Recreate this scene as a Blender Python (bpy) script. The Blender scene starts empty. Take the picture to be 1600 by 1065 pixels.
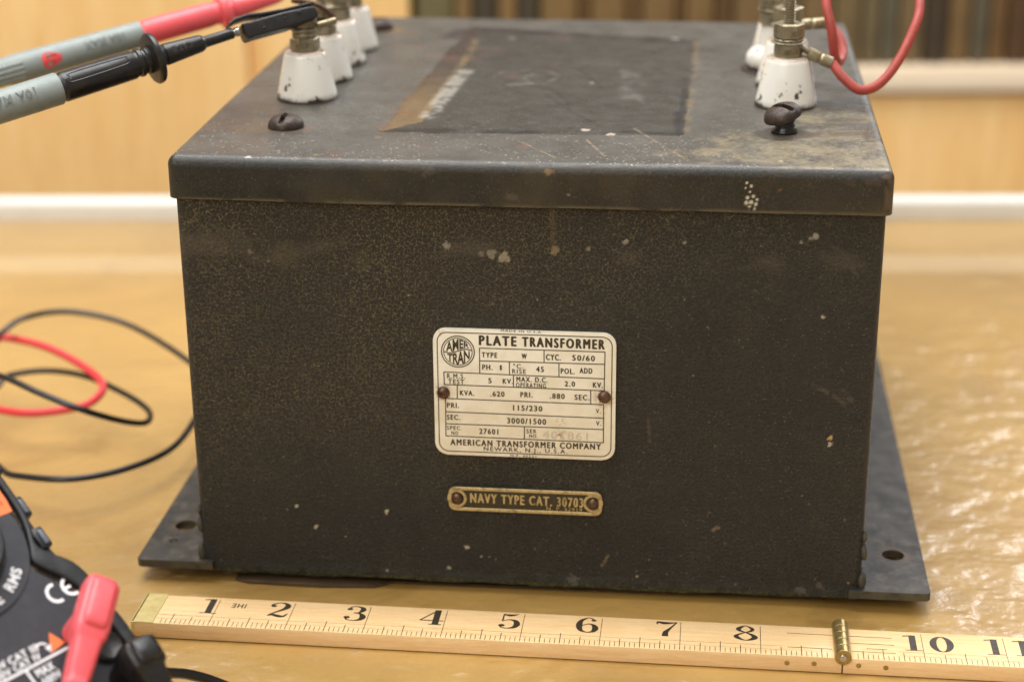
import bpy, bmesh, math, random
import numpy as np
from mathutils import Vector, Matrix
random.seed(7); RNG = np.random.default_rng(7)
SC = bpy.context.scene; COL = SC.collection
# ------------------------------------------------------------------ camera
FPX, PITCH, ROLL = 2845.3, 0.36716, -0.00765            # focal length in photo pixels (1600 wide), tilt, roll
CAM = np.array([-0.00398, -0.5462, 0.30267])
_r = np.array([1, 0, 0.]); _u = np.array([0, math.sin(PITCH), math.cos(PITCH)])
FWD = np.array([0, math.cos(PITCH), -math.sin(PITCH)])
_c, _s = math.cos(ROLL), math.sin(ROLL)
RIGHT = _c*_r + _s*_u; UP = -_s*_r + _c*_u
cam_d = bpy.data.cameras.new('camera'); cam = bpy.data.objects.new('camera', cam_d); COL.objects.link(cam)
cam_d.sensor_width = 36; cam_d.lens = FPX/1600*36; cam_d.clip_start = .02; cam_d.clip_end = 30
cam.matrix_world = Matrix(((RIGHT[0], UP[0], -FWD[0], CAM[0]), (RIGHT[1], UP[1], -FWD[1], CAM[1]), (RIGHT[2], UP[2], -FWD[2], CAM[2]), (0, 0, 0, 1)))
SC.camera = cam
cam_d.dof.use_dof = True; cam_d.dof.focus_distance = .574; cam_d.dof.aperture_fstop = 7.4
# ------------------------------------------------------------------ world, lights, exposure
W = bpy.data.worlds.new('World'); SC.world = W; W.use_nodes = True
W.node_tree.nodes['Background'].inputs[0].default_value = (1.0, .93, .84, 1); W.node_tree.nodes['Background'].inputs[1].default_value = .40
def area(name, loc, aim, size, power, col):
    d = bpy.data.lights.new(name, 'AREA'); d.shape = 'RECTANGLE'; d.size, d.size_y = size; d.energy = power; d.color = col
    o = bpy.data.objects.new(name, d); COL.objects.link(o); o.location = loc
    o.rotation_euler = (Vector(aim)-Vector(loc)).to_track_quat('-Z', 'Y').to_euler(); return o
area('ceiling_lamp', (-.15, .30, 1.45), (0, .1, 0), (1.3, 1.2), 34, (.98, .985, 1))
area('window_lamp', (1.25, 1.75, 1.25), (.25, .1, 0), (1.0, .9), 20, (.96, .975, 1))
area('front_lamp', (-.8, -1.3, 1.3), (0, .2, 0), (1.2, 1.0), 16, (1, .95, .88))
SC.view_settings.view_transform = 'Standard'; SC.view_settings.look = 'None'
SC.view_settings.exposure = .14; SC.view_settings.gamma = 1
# ------------------------------------------------------------------ pixels of the photograph -> places
def ray(x, y): return FWD + RIGHT*(x-800)/FPX - UP*(y-532.5)/FPX
def on_z(x, y, z):
    d = ray(x, y); return CAM + d*(z-CAM[2])/d[2]
def on_y(x, y, Y):
    d = ray(x, y); return CAM + d*(Y-CAM[1])/d[1]
def at_depth(x, y, dep): return CAM + ray(x, y)*dep
YAW = -0.10794; CY, SY = math.cos(YAW), math.sin(YAW)
def loc(P): return np.array([CY*P[0]+SY*P[1], -SY*P[0]+CY*P[1], P[2]])      # world -> transformer frame
BW, BD, BZ, BH, LT = .2236, .228, .003, .1378, .1518     # case width, depth, bottom, lid lip, lid top
def front(x, y, v=0.0):                                 # pixel -> front face of the case (u, z)
    d = ray(x, y); n = np.array([-SY, CY, 0]); t = (v-(CAM@n))/(d@n); p = loc(CAM+t*d); return p[0], p[2]
def lidp(x, y, z=LT): p = loc(on_z(x, y, z)); return p[0], p[1]
# ------------------------------------------------------------------ material helpers
def srgb(r, g, b):
    f = lambda c: (c/255/12.92) if c/255 <= .04045 else ((c/255+.055)/1.055)**2.4
    return (f(r), f(g), f(b), 1)
class NT:
    def __init__(s, name):
        s.m = bpy.data.materials.new(name); s.m.use_nodes = True; s.t = s.m.node_tree
        s.b = s.t.nodes['Principled BSDF']; s._tc = None
    def n(s, typ, **kw):
        x = s.t.nodes.new(typ)
        for k, v in kw.items():
            if k.startswith('i_'): s.put(x.inputs[k[2:].replace('_', ' ')], v)
            else: setattr(x, k, v)
        return x
    def put(s, inp, v):
        if isinstance(v, bpy.types.NodeSocket): s.t.links.new(v, inp)
        else: inp.default_value = v
    def co(s, scale=None, which='Object'):
        if s._tc is None: s._tc = s.n('ShaderNodeTexCoord')
        o = s._tc.outputs[which]
        if scale is None: return o
        m = s.n('ShaderNodeMapping'); s.t.links.new(o, m.inputs[0]); m.inputs['Scale'].default_value = scale if hasattr(scale, '__len__') else (scale,)*3
        return m.outputs[0]
    def noise(s, scale, detail=4, rough=.55, co=None, dist=0):
        x = s.n('ShaderNodeTexNoise'); s.t.links.new(co or s.co(), x.inputs['Vector'])
        x.inputs['Scale'].default_value = scale; x.inputs['Detail'].default_value = detail; x.inputs['Roughness'].default_value = rough; x.inputs['Distortion'].default_value = dist
        return x.outputs[0]
    def voro(s, scale, feature='DISTANCE_TO_EDGE', co=None, rnd=1):
        x = s.n('ShaderNodeTexVoronoi', feature=feature); s.t.links.new(co or s.co(), x.inputs['Vector'])
        x.inputs['Scale'].default_value = scale; x.inputs['Randomness'].default_value = rnd
        return x.outputs[0]
    def ramp(s, fac, lo, hi, a=0.0, b=1.0):
        x = s.n('ShaderNodeMapRange', interpolation_type='SMOOTHSTEP'); s.put(x.inputs[0], fac)
        x.inputs[1].default_value = lo; x.inputs[2].default_value = hi; x.inputs[3].default_value = a; x.inputs[4].default_value = b
        return x.outputs[0]
    def math(s, op, a, b=0.0):
        x = s.n('ShaderNodeMath', operation=op); s.put(x.inputs[0], a); s.put(x.inputs[1], b); return x.outputs[0]
    def mix(s, fac, a, b):
        x = s.n('ShaderNodeMix', data_type='RGBA'); s.put(x.inputs[0], fac); s.put(x.inputs[6], a); s.put(x.inputs[7], b); return x.outputs[2]
    def bump(s, h, strength=.3, dist=.001):
        x = s.n('ShaderNodeBump'); s.put(x.inputs['Height'], h); x.inputs['Strength'].default_value = strength; x.inputs['Distance'].default_value = dist
        s.t.links.new(x.outputs[0], s.b.inputs['Normal']); return x
    def set(s, **kw):
        for k, v in kw.items(): s.put(s.b.inputs[k.replace('_', ' ')], v)
        return s
def simple(name, col, rough=.5, metal=0, var=.25, scale=300, bump=.1, dirt=None, dirt_amt=.5, spec=.5):
    s = NT(name); c = srgb(*col); d = tuple(x*(1-var) for x in c[:3])+(1,)
    f = s.noise(scale, 5); base = s.mix(s.ramp(f, .3, .7), d, c)
    if dirt: base = s.mix(s.ramp(s.noise(scale*.4, 6, .7), .48, .68, 0, dirt_amt), base, srgb(*dirt))
    s.set(Base_Color=base, Roughness=s.ramp(s.noise(scale*.7, 3), .2, .8, rough*.8, min(1, rough*1.2)), Metallic=metal, Specular_IOR_Level=spec)
    if bump: s.bump(s.noise(scale*3, 3), bump, .0004)
    return s.m
M = {}
def paint_material(name, crackle):
    s = NT(name)
    a = s.n('ShaderNodeAttribute', attribute_name='wear'); g = s.n('ShaderNodeAttribute', attribute_name='veil')
    w = s.noise(420, 3); vv = s.n('ShaderNodeVectorMath', operation='MULTIPLY_ADD'); s.t.links.new(s.n('ShaderNodeTexNoise', i_Scale=700.0).outputs[1], vv.inputs[0])
    vv.inputs[1].default_value = (.0011,)*3; s.t.links.new(s.co(), vv.inputs[2]); co = vv.outputs[0]
    v1 = s.voro(660, co=co); v2 = s.noise(1700, 4, .7)
    cell = s.math('ADD', s.ramp(v1, 0, .34), s.math('MULTIPLY', v2, .7))
    low = s.noise(17, 4, .6); fine = s.noise(2600, 2)
    base = s.mix(s.ramp(s.noise(60, 5, .65), .3, .7), srgb(25, 25, 22), srgb(37, 35, 29))
    vein = s.math('MULTIPLY', s.ramp(v1, .02, .14, 1, .08), s.math('MULTIPLY', s.ramp(low, .30, .60, .15, 1), s.ramp(v2, .44, .62)))
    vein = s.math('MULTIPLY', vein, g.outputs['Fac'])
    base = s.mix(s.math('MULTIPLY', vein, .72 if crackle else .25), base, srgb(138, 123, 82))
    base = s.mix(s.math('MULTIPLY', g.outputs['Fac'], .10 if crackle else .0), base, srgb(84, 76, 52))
    if not crackle: base = s.mix(s.math('MULTIPLY', s.n('ShaderNodeAttribute', attribute_name='film').outputs['Fac'], s.ramp(s.noise(45, 5, .6), .2, .7, .45, 1)), base, srgb(84, 80, 73))
    sx = s.n('ShaderNodeSeparateXYZ'); s.t.links.new(s.co(), sx.inputs[0]); cv = s.n('ShaderNodeCombineXYZ'); s.t.links.new(sx.outputs[0], cv.inputs[0]); s.t.links.new(s.math('ADD', sx.outputs[1], sx.outputs[2]), cv.inputs[1])
    vo = s.n('ShaderNodeTexVoronoi', voronoi_dimensions='2D'); s.t.links.new(cv.outputs[0], vo.inputs['Vector']); vo.inputs['Scale'].default_value = 620
    speck = s.ramp(vo.outputs[0], .06, .20 if crackle else .26, 1, 0)
    speck = s.math('MULTIPLY', speck, s.math('MULTIPLY', s.ramp(s.noise(310, 4, .65), .50, .60), s.ramp(s.noise(55, 3), .36, .56, .15, 1)))
    fl = s.n('ShaderNodeAttribute', attribute_name='flecks')
    base = s.mix(s.math('MULTIPLY', speck, fl.outputs['Fac']), base, srgb(206, 198, 174))
    base = s.mix(a.outputs['Alpha'], base, a.outputs['Color'])
    s.set(Base_Color=base, Roughness=s.ramp(s.noise(140, 4), .25, .75, .34 if crackle else .25, .52 if crackle else .42), Specular_IOR_Level=.5)
    s.bump(cell, 1.0 if crackle else .26, .00030)
    return s.m
M['case'] = paint_material('wrinkle_paint', True); M['lid'] = paint_material('lid_paint', False)
def mk_flange():
    s = NT('flange_steel'); base = s.mix(s.ramp(s.noise(70, 6, .65), .3, .7), srgb(38, 36, 33), srgb(60, 55, 50))
    base = s.mix(s.ramp(s.noise(130, 7, .72), .46, .70, 0, .65), base, srgb(104, 96, 84))
    for x in (.1245, -.1245):
        d = s.n('ShaderNodeVectorMath', operation='DISTANCE'); s.t.links.new(s.co(), d.inputs[0]); d.inputs[1].default_value = (x, .0253, .008)
        base = s.mix(s.math('MULTIPLY', s.ramp(d.outputs['Value'], .0042, .0085, 1, 0), s.ramp(s.noise(300, 5), .35, .65)), base, srgb(88, 68, 52))
    z = s.n('ShaderNodeSeparateXYZ'); s.t.links.new(s.n('ShaderNodeNewGeometry').outputs['Normal'], z.inputs[0])
    base = s.mix(s.math('MULTIPLY', s.ramp(z.outputs[2], .3, .6, 1, 0), s.ramp(s.noise(220, 4), .35, .6, .1, .6)), base, srgb(92, 88, 66))
    s.set(Base_Color=base, Roughness=s.ramp(s.noise(110, 4), .3, .7, .42, .66)); s.bump(s.noise(700, 4), .3, .0004); return s.m
M['flange'] = mk_flange()
def mk_plate():
    s = NT('plate_enamel'); base = s.mix(s.ramp(s.noise(160, 5), .3, .7), srgb(244, 239, 222), srgb(233, 226, 204))
    for c, r0, r1, a in (((-.0266, -.001, .0741), .0016, .0042, .9), ((.0259, -.001, .0743), .0016, .0046, .9), ((.0115, -.001, .0605), .0, .0034, .8), ((.0120, -.001, .0655), .0, .0026, .6), ((-.0270, -.001, .0950), 0, .0020, .7)):
        d = s.n('ShaderNodeVectorMath', operation='DISTANCE'); s.t.links.new(s.co(), d.inputs[0]); d.inputs[1].default_value = c
        base = s.mix(s.math('MULTIPLY', s.ramp(d.outputs['Value'], r0, r1, a, 0), s.ramp(s.noise(700, 5, .7), .42, .62)), base, srgb(150, 104, 56))
    base = s.mix(s.math('MULTIPLY', s.ramp(s.noise(900, 4, .7), .66, .74), .7), base, srgb(96, 80, 58))
    base = s.mix(s.ramp(s.noise(55, 5, .7), .5, .75, 0, .4), base, srgb(206, 192, 156))
    s.set(Base_Color=base, Roughness=s.ramp(s.noise(120, 4), .3, .7, .28, .45)); s.bump(s.noise(260, 4), .08, .0005); return s.m
M['nameplate'] = mk_plate()
M['ink'] = simple('plate_ink', (66, 58, 42), .5, 0, .3, 900, 0)
M['stamp'] = simple('stamped_digits', (214, 205, 182), .4, 0, .2, 900, 0)
M['rivet'] = simple('rivet_steel', (112, 88, 74), .38, .75, .4, 700, .25, (74, 46, 34), .6)
M['brass_dirty'] = simple('tarnished_brass', (164, 153, 126), .36, .6, .3, 500, .3, (92, 80, 58), .75)
M['gold'] = simple('plate_brass', (200, 176, 120), .45, .25, .3, 900, .25, (104, 88, 56), .75)
M['plate_dark'] = simple('plate_dark_field', (62, 54, 36), .5, .1, .35, 700, .2)
M['rust'] = simple('rusty_screw', (72, 57, 47), .45, .35, .45, 600, .45, (36, 28, 26), .85)
M['goo'] = simple('black_grease', (20, 17, 16), .16, 0, .3, 500, .3)
M['lug'] = simple('tinned_lug', (170, 158, 128), .34, .75, .3, 500, .3, (120, 96, 58), .6)
M['wire_red'] = simple('faded_red_insulation', (166, 66, 55), .58, 0, .16, 350, .1, (142, 56, 44), .6)
M['bare'] = simple('brown_bare_wire', (110, 82, 58), .45, .5, .3, 700, .2)
M['red'] = simple('red_plastic', (232, 92, 98), .36, 0, .08, 500, .06)
M['red_cable'] = simple('red_cable_jacket', (220, 58, 62), .45, 0, .08, 400, .04)
M['red_print'] = simple('red_mark', (220, 74, 76), .45, 0, .06, 500, 0)
M['black'] = simple('black_plastic', (30, 28, 27), .33, 0, .25, 500, .08, (66, 58, 48), .25)
M['black_cable'] = simple('black_cable_jacket', (24, 23, 22), .34, 0, .2, 400, .04)
M['grey'] = simple('grey_plastic', (138, 146, 142), .45, 0, .07, 500, .06, (112, 116, 110), .3)
M['grey_dark'] = simple('grey_shaded_letters', (112, 119, 115), .5, 0, .07, 500, 0)  # same plastic as the handle; relief shading is put into a darker grey
M['black_raised'] = simple('moulded_letters', (58, 54, 48), .5, 0, .1, 500, 0)
M['meter'] = simple('meter_face', (44, 44, 50), .5, 0, .18, 400, .08, (62, 60, 62), .35)
M['rubber'] = simple('meter_bumper', (34, 35, 38), .40, 0, .25, 300, .12, (70, 68, 66), .3)
M['dust'] = simple('dusty_gap', (62, 54, 44), .9, 0, .6, 1500, .8, (150, 134, 106), .7)
M['white_print'] = simple('white_print', (236, 236, 236), .5, 0, .05, 500, 0)
M['orange'] = simple('orange_print', (240, 122, 62), .5, 0, .06, 500, 0)
M['steel'] = simple('bright_steel', (190, 186, 178), .25, .9, .15, 500, .05)
M['dullgrey'] = simple('grey_rubber_grip', (96, 102, 112), .5, 0, .1, 300, .05)
M['cardboard'] = simple('cardboard', (78, 58, 34), .8, 0, .35, 120, .2)
M['rim'] = simple('white_rim', (216, 214, 206), .4, 0, .04, 60, .02)
def mk_porcelain():
    s = NT('porcelain'); n = s.noise(330, 4, .65); lo = s.noise(110, 3)
    base = s.mix(s.ramp(s.noise(90, 4), .45, .75, 0, .35), srgb(226, 222, 212), srgb(206, 196, 174))
    oi = s.n('ShaderNodeObjectInfo')
    chips = s.math('MULTIPLY', s.ramp(n, .57, .61), s.ramp(lo, .50, .58))
    base = s.mix(s.math('MULTIPLY', chips, .95), base, srgb(44, 36, 30))
    z = s.n('ShaderNodeSeparateXYZ'); s.t.links.new(s.co(), z.inputs[0])
    foot = s.math('MULTIPLY', s.ramp(z.outputs[2], .0004, .0022, 1, 0), s.ramp(s.noise(160, 4), .42, .56))
    base = s.mix(foot, base, srgb(52, 46, 40))
    top = s.math('MULTIPLY', s.ramp(z.outputs[2], .0155, .0166, 0, 1), .6)
    base = s.mix(top, base, srgb(150, 112, 70))
    s.set(Base_Color=base, Roughness=.22, Coat_Weight=.3, Coat_Roughness=.1); s.bump(s.noise(250, 3), .06, .0005); return s.m
M['porcelain'] = mk_porcelain()
def mk_wood(name, a, b, stretch, scale=6, rough=.42):
    s = NT(name); co = s.co(stretch); g = s.noise(scale, 6, .6, co, .6); f = s.noise(scale*9, 3, .5, co)
    base = s.mix(s.ramp(g, .3, .7), srgb(*a), srgb(*b)); base = s.mix(s.ramp(f, .45, .75, 0, .3), base, srgb(*[x*.86 for x in a]))
    s.set(Base_Color=base, Roughness=rough); s.bump(f, .06, .0004); return s.m
M['cab_wood'] = mk_wood('cabinet_maple', (226, 178, 110), (237, 197, 134), (9, 9, .8))
M['lit_ledge_wood'] = mk_wood('lit_shelf_edge_wood', (238, 214, 182), (244, 224, 196), (.8, 9, 9))  # paler than the cabinet wood, with light on the ledge put into the colour
M['rule_wood'] = mk_wood('boxwood', (236, 196, 140), (246, 212, 160), (14, 160, 160), 5, .38)
M['inside'] = simple('cabinet_inside', (96, 74, 46), .7, 0, .2, 20, 0)
def mk_table():
    s = NT('rippled_table'); w = s.noise(62, 2, .45, s.co((1.0, 1.2, 1)), .15); w2 = s.noise(150, 3, .55, None, .2)
    lo = s.noise(5, 4, .6)
    base = s.mix(s.ramp(lo, .3, .7), srgb(176, 137, 70), srgb(188, 151, 84))
    base = s.mix(s.ramp(s.noise(9, 4, .6, None, .6), .4, .65, .0, .5), base, srgb(158, 122, 62))
    base = s.mix(s.ramp(s.noise(14, 5, .62, None, 1.2), .52, .70, .0, .55), base, srgb(142, 108, 52))
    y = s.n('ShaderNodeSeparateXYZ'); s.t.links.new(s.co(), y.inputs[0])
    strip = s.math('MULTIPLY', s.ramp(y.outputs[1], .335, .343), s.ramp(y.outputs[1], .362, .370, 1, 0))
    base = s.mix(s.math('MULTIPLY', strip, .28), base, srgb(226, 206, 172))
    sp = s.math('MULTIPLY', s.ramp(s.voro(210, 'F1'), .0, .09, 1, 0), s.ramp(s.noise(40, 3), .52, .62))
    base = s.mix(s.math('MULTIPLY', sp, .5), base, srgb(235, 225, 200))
    s.set(Base_Color=base, Roughness=.45, Specular_IOR_Level=.4, Coat_Weight=1.0, Coat_Roughness=.30, Coat_IOR=1.7)
    h = s.math('ADD', s.math('MULTIPLY', w, 1.0), s.math('MULTIPLY', w2, .22))
    b = s.bump(h, .85, .0038); s.t.links.new(b.outputs[0], s.b.inputs['Coat Normal'])
    s.t.links.remove(s.b.inputs['Normal'].links[0]); return s.m
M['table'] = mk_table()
# ------------------------------------------------------------------ mesh helpers
def add(name, V, F, m, parent=None, smooth=True, sharp=None):
    me = bpy.data.meshes.new(name); me.from_pydata([tuple(map(float, v)) for v in V], [], [tuple(map(int, f)) for f in F]); me.update()
    return link(name, me, m, parent, smooth, sharp)
def link(name, me, m, parent=None, smooth=True, sharp=None):
    me.materials.append(M[m] if isinstance(m, str) else m)
    if smooth: me.polygons.foreach_set('use_smooth', [True]*len(me.polygons))
    if smooth and sharp is not None: me.set_sharp_from_angle(angle=math.radians(sharp))
    o = bpy.data.objects.new(name, me); COL.objects.link(o)
    if parent: o.parent = parent
    return o
def tag(o, label=None, cat=None, group=None, kind=None):
    for k, v in (('label', label), ('category', cat), ('group', group), ('kind', kind)):
        if v: o[k] = v
    return o
def empty(name, l=(0, 0, 0), rz=0, parent=None):
    o = bpy.data.objects.new(name, None); COL.objects.link(o); o.location = l; o.rotation_euler = (0, 0, rz); o.empty_display_size = .02
    if parent: o.parent = parent
    return o
class MB:                                                # collects shapes into one mesh
    def __init__(s): s.V = []; s.F = []
    def put(s, V, F, mat=None):
        k = len(s.V)
        for v in V: s.V.append(tuple(mat @ Vector(v)) if mat else tuple(v))
        s.F += [tuple(i+k for i in f) for f in F]; return s
    def build(s, name, m, parent=None, smooth=True, sharp=35): return add(name, s.V, s.F, m, parent, smooth, sharp)
def frame(o, z, x=None):                                 # matrix with its z along z
    z = Vector(z).normalized(); x = Vector(x) if x is not None else (Vector((1, 0, 0)) if abs(z.x) < .9 else Vector((0, 1, 0)))
    y = z.cross(x).normalized(); x = y.cross(z)
    return Matrix(((x.x, y.x, z.x, o[0]), (x.y, y.y, z.y, o[1]), (x.z, y.z, z.z, o[2]), (0, 0, 0, 1)))
def lathe(prof, seg=32, closed=False):
    V = []; F = []; n = len(prof)
    for r, z in prof:
        for k in range(seg): a = 2*math.pi*k/seg; V.append((r*math.cos(a), r*math.sin(a), z))
    for i in range(n-1):
        for k in range(seg): F.append((i*seg+k, i*seg+(k+1) % seg, (i+1)*seg+(k+1) % seg, (i+1)*seg+k))
    if not closed: F.append(tuple(range(seg))[::-1]); F.append(tuple((n-1)*seg+k for k in range(seg)))
    return V, F
def hexnut(rad, h, ch=.0006, hole=0):
    def ring(r, z): return [(r*math.cos(math.pi/3*k+.3), r*math.sin(math.pi/3*k+.3), z) for k in range(6)]
    V = ring(rad-ch, 0)+ring(rad, ch*.7)+ring(rad, h-ch*.7)+ring(rad-ch, h); F = []
    for i in range(3):
        for k in range(6): F.append((i*6+k, i*6+(k+1) % 6, (i+1)*6+(k+1) % 6, (i+1)*6+k))
    F += [tuple(range(6))[::-1], tuple(range(18, 24))]; return V, F
def catmull(P, n=8, closed=False):
    P = [np.array(p, float) for p in P]; out = []; N = len(P)
    for i in range(N if closed else N-1):
        p0 = P[i-1] if (i > 0 or closed) else 2*P[0]-P[1]; p1 = P[i]; p2 = P[(i+1) % N]
        p3 = P[(i+2) % N] if (closed or i+2 < N) else 2*P[-1]-P[-2]
        for k in range(n):
            t = k/n; out.append(.5*((2*p1)+(-p0+p2)*t+(2*p0-5*p1+4*p2-p3)*t*t+(-p0+3*p1-3*p2+p3)*t**3))
    if not closed: out.append(P[-1])
    return out
def tube(P, rad, seg=12, n=8):
    Q = catmull(P, n); V = []; F = []; N = len(Q); rad = rad if callable(rad) else (lambda t, r=rad: r)
    T = [Vector(Q[min(i+1, N-1)]-Q[max(i-1, 0)]).normalized() for i in range(N)]
    x = Vector((0, 0, 1)).cross(T[0]); x = x.normalized() if x.length > 1e-4 else Vector((1, 0, 0))
    for i in range(N):
        x = (x-T[i]*x.dot(T[i])).normalized(); y = T[i].cross(x); r = rad(i/(N-1))
        for k in range(seg): a = 2*math.pi*k/seg; V.append(tuple(Vector(Q[i])+x*(r*math.cos(a))+y*(r*math.sin(a))))
    for i in range(N-1):
        for k in range(seg): F.append((i*seg+k, i*seg+(k+1) % seg, (i+1)*seg+(k+1) % seg, (i+1)*seg+k))
    F.append(tuple(range(seg))[::-1]); F.append(tuple((N-1)*seg+k for k in range(seg))); return V, F
def rbox(sx, sy, sz, bev=.001, seg=3, taper=None):       # bevelled box centred on the origin
    bm = bmesh.new(); bmesh.ops.create_cube(bm, size=1)
    for v in bm.verts:
        v.co.x *= sx; v.co.y *= sy; v.co.z *= sz
        if taper and v.co.z > 0: v.co.x *= taper; v.co.y *= taper
    if bev: bmesh.ops.bevel(bm, geom=bm.edges[:], offset=bev, segments=seg, profile=.5, affect='EDGES')
    V = [tuple(v.co) for v in bm.verts]; F = [[v.index for v in f.verts] for f in bm.faces]; bm.free(); return V, F
def prism(pts, z0, z1, bev=.0005, seg=2):                # polygon extruded along z, top edge bevelled
    bm = bmesh.new(); lo = [bm.verts.new((x, y, z0)) for x, y in pts]; hi = [bm.verts.new((x, y, z1)) for x, y in pts]; n = len(pts)
    bm.faces.new(lo[::-1]); top = bm.faces.new(hi)
    for i in range(n): bm.faces.new((lo[i], lo[(i+1) % n], hi[(i+1) % n], hi[i]))
    if bev: bmesh.ops.bevel(bm, geom=[e for e in top.edges], offset=bev, segments=seg, profile=.5, affect='EDGES')
    bmesh.ops.recalc_face_normals(bm, faces=bm.faces[:]); bm.verts.index_update()
    V = [tuple(v.co) for v in bm.verts]; F = [[v.index for v in f.verts] for f in bm.faces]; bm.free(); return V, F
def rrect(x0, y0, x1, y1, r, n=6):
    P = []
    for cx, cy, a0 in ((x1-r, y1-r, 0), (x0+r, y1-r, 90), (x0+r, y0+r, 180), (x1-r, y0+r, 270)):
        for k in range(n+1): a = math.radians(a0+90*k/n); P.append((cx+r*math.cos(a), cy+r*math.sin(a)))
    return P
def ring_strip(P, w, z, V=None):                         # flat closed line of width w along a polygon
    n = len(P); V = []; F = []
    for i in range(n):
        a, b = np.array(P[i-1]), np.array(P[(i+1) % n]); t = (b-a)/np.linalg.norm(b-a); q = np.array((-t[1], t[0]))*w/2
        V += [(P[i][0]+q[0], P[i][1]+q[1], z), (P[i][0]-q[0], P[i][1]-q[1], z)]
    for i in range(n): j = (i+1) % n; F.append((2*i, 2*i+1, 2*j+1, 2*j))
    return V, F
def bar(a, b, w, z):                                     # flat line from a to b
    a, b = np.array(a[:2], float), np.array(b[:2], float); t = (b-a)/np.linalg.norm(b-a); q = np.array((-t[1], t[0]))*w/2
    return [(*(a+q), z), (*(a-q), z), (*(b-q), z), (*(b+q), z)], [(0, 1, 2, 3)]
_font = {}
def text_mesh(s, bold=.0, space=1.0):                    # built-in font -> vertices in units of the cap height
    k = (s, bold, space)
    if k in _font: return _font[k]
    c = bpy.data.curves.new('t', 'FONT'); c.body = s; c.offset = bold; c.space_character = space; c.resolution_u = 3; c.fill_mode = 'FRONT'
    o = bpy.data.objects.new('t', c); COL.objects.link(o); dg = bpy.context.evaluated_depsgraph_get(); dg.update()
    me = o.evaluated_get(dg).to_mesh(); V = np.array([v.co[:] for v in me.vertices]); F = [tuple(p.vertices) for p in me.polygons]
    o.evaluated_get(dg).to_mesh_clear(); bpy.data.objects.remove(o); bpy.data.curves.remove(c)
    _font[k] = (V, F); return V, F
CAPH = text_mesh('H')[0][:, 1].max()
def put_text(mb, s, x0, x1, y, h, z, slope=0.0, bold=.02, space=1.08, mat=None):
    V, F = text_mesh(s, 0, space); mn, mx = V[:, 0].min(), V[:, 0].max()
    X = x0+(V[:, 0]-mn)/(mx-mn)*(x1-x0); Y = y+V[:, 1]/CAPH*h+(X-x0)*slope
    b = bold*h
    for k, (dx, dy) in enumerate(((0, 0), (b, 0), (-b, 0), (0, b*.5), (0, -b*.5)) if bold > 0 else ((0, 0),)): mb.put(np.stack([X+dx, Y+dy, np.full_like(X, z+k*.000003)], 1), F, mat)
def vnoise(x, y, seed=0, octv=4):                        # smooth value noise for painted wear
    out = 0; amp = .5
    for o in range(octv):
        r = np.random.default_rng(seed*31+o).random((64, 64)); xi = np.floor(x).astype(int); yi = np.floor(y).astype(int)
        fx = x-xi; fy = y-yi; fx = fx*fx*(3-2*fx); fy = fy*fy*(3-2*fy); g = lambda i, j: r[i % 64, j % 64]
        out = out+amp*((g(xi, yi)*(1-fx)+g(xi+1, yi)*fx)*(1-fy)+(g(xi, yi+1)*(1-fx)+g(xi+1, yi+1)*fx)*fy)
        x = x*2.03+7.1; y = y*2.03+3.3; amp *= .5
    return out
def sstep(x, a, b): t = np.clip((x-a)/(b-a), 0, 1); return t*t*(3-2*t)
class Wear:                                              # paint chips, dust, tape residue and scratches, in mm
    def __init__(s, u, v):
        s.u, s.v = u*1000, v*1000; n = len(u); s.col = np.zeros((n, 3)); s.a = np.zeros(n)
    def over(s, m, c, amt=1.0):
        m = np.clip(m*amt, 0, 1); c = np.array(srgb(*c)[:3]); a = m+s.a*(1-m); k = np.where(a > 1e-6, m/np.maximum(a, 1e-6), 0)[:, None]
        s.col = s.col*(1-k)+c*k; s.a = a
    def nz(s, sc, seed, o=4): return vnoise(s.u*sc+50, s.v*sc+50, seed, o)
    def seg(s, a, b, w, soft=.5):
        a = np.array(a)*1000; b = np.array(b)*1000; d = b-a; t = np.clip(((s.u-a[0])*d[0]+(s.v-a[1])*d[1])/(d@d), 0, 1)
        return 1-sstep(np.hypot(s.u-a[0]-t*d[0], s.v-a[1]-t*d[1]), w/2, w/2+soft)
    def path(s, P, w, soft=.5):
        m = 0
        for a, b in zip(P[:-1], P[1:]): m = np.maximum(m, s.seg(a, b, w, soft))
        return m
    def blob(s, c, r, seed=1, ragged=.6, sc=.5, asp=1.0):
        d = np.hypot((s.u-c[0]*1000)/asp, s.v-c[1]*1000)/r; return 1-sstep(d+(s.nz(sc, seed)-.47)*ragged*2, .75, 1.05)
    def poly(s, P, soft=.8, jit=1.6):                    # convex polygon, counter-clockwise, torn edges
        ju = (s.nz(.18, 90)-.47)*jit*2; jv = (s.nz(.18, 91)-.47)*jit*2
        m = np.ones_like(s.u); P = [np.array(p)*1000 for p in P]
        for a, b in zip(P, P[1:]+P[:1]):
            d = (b-a)/np.linalg.norm(b-a); m = np.minimum(m, sstep(-(s.u+ju-a[0])*d[1]+(s.v+jv-a[1])*d[0], -soft/2, soft/2))
        return m
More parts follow.
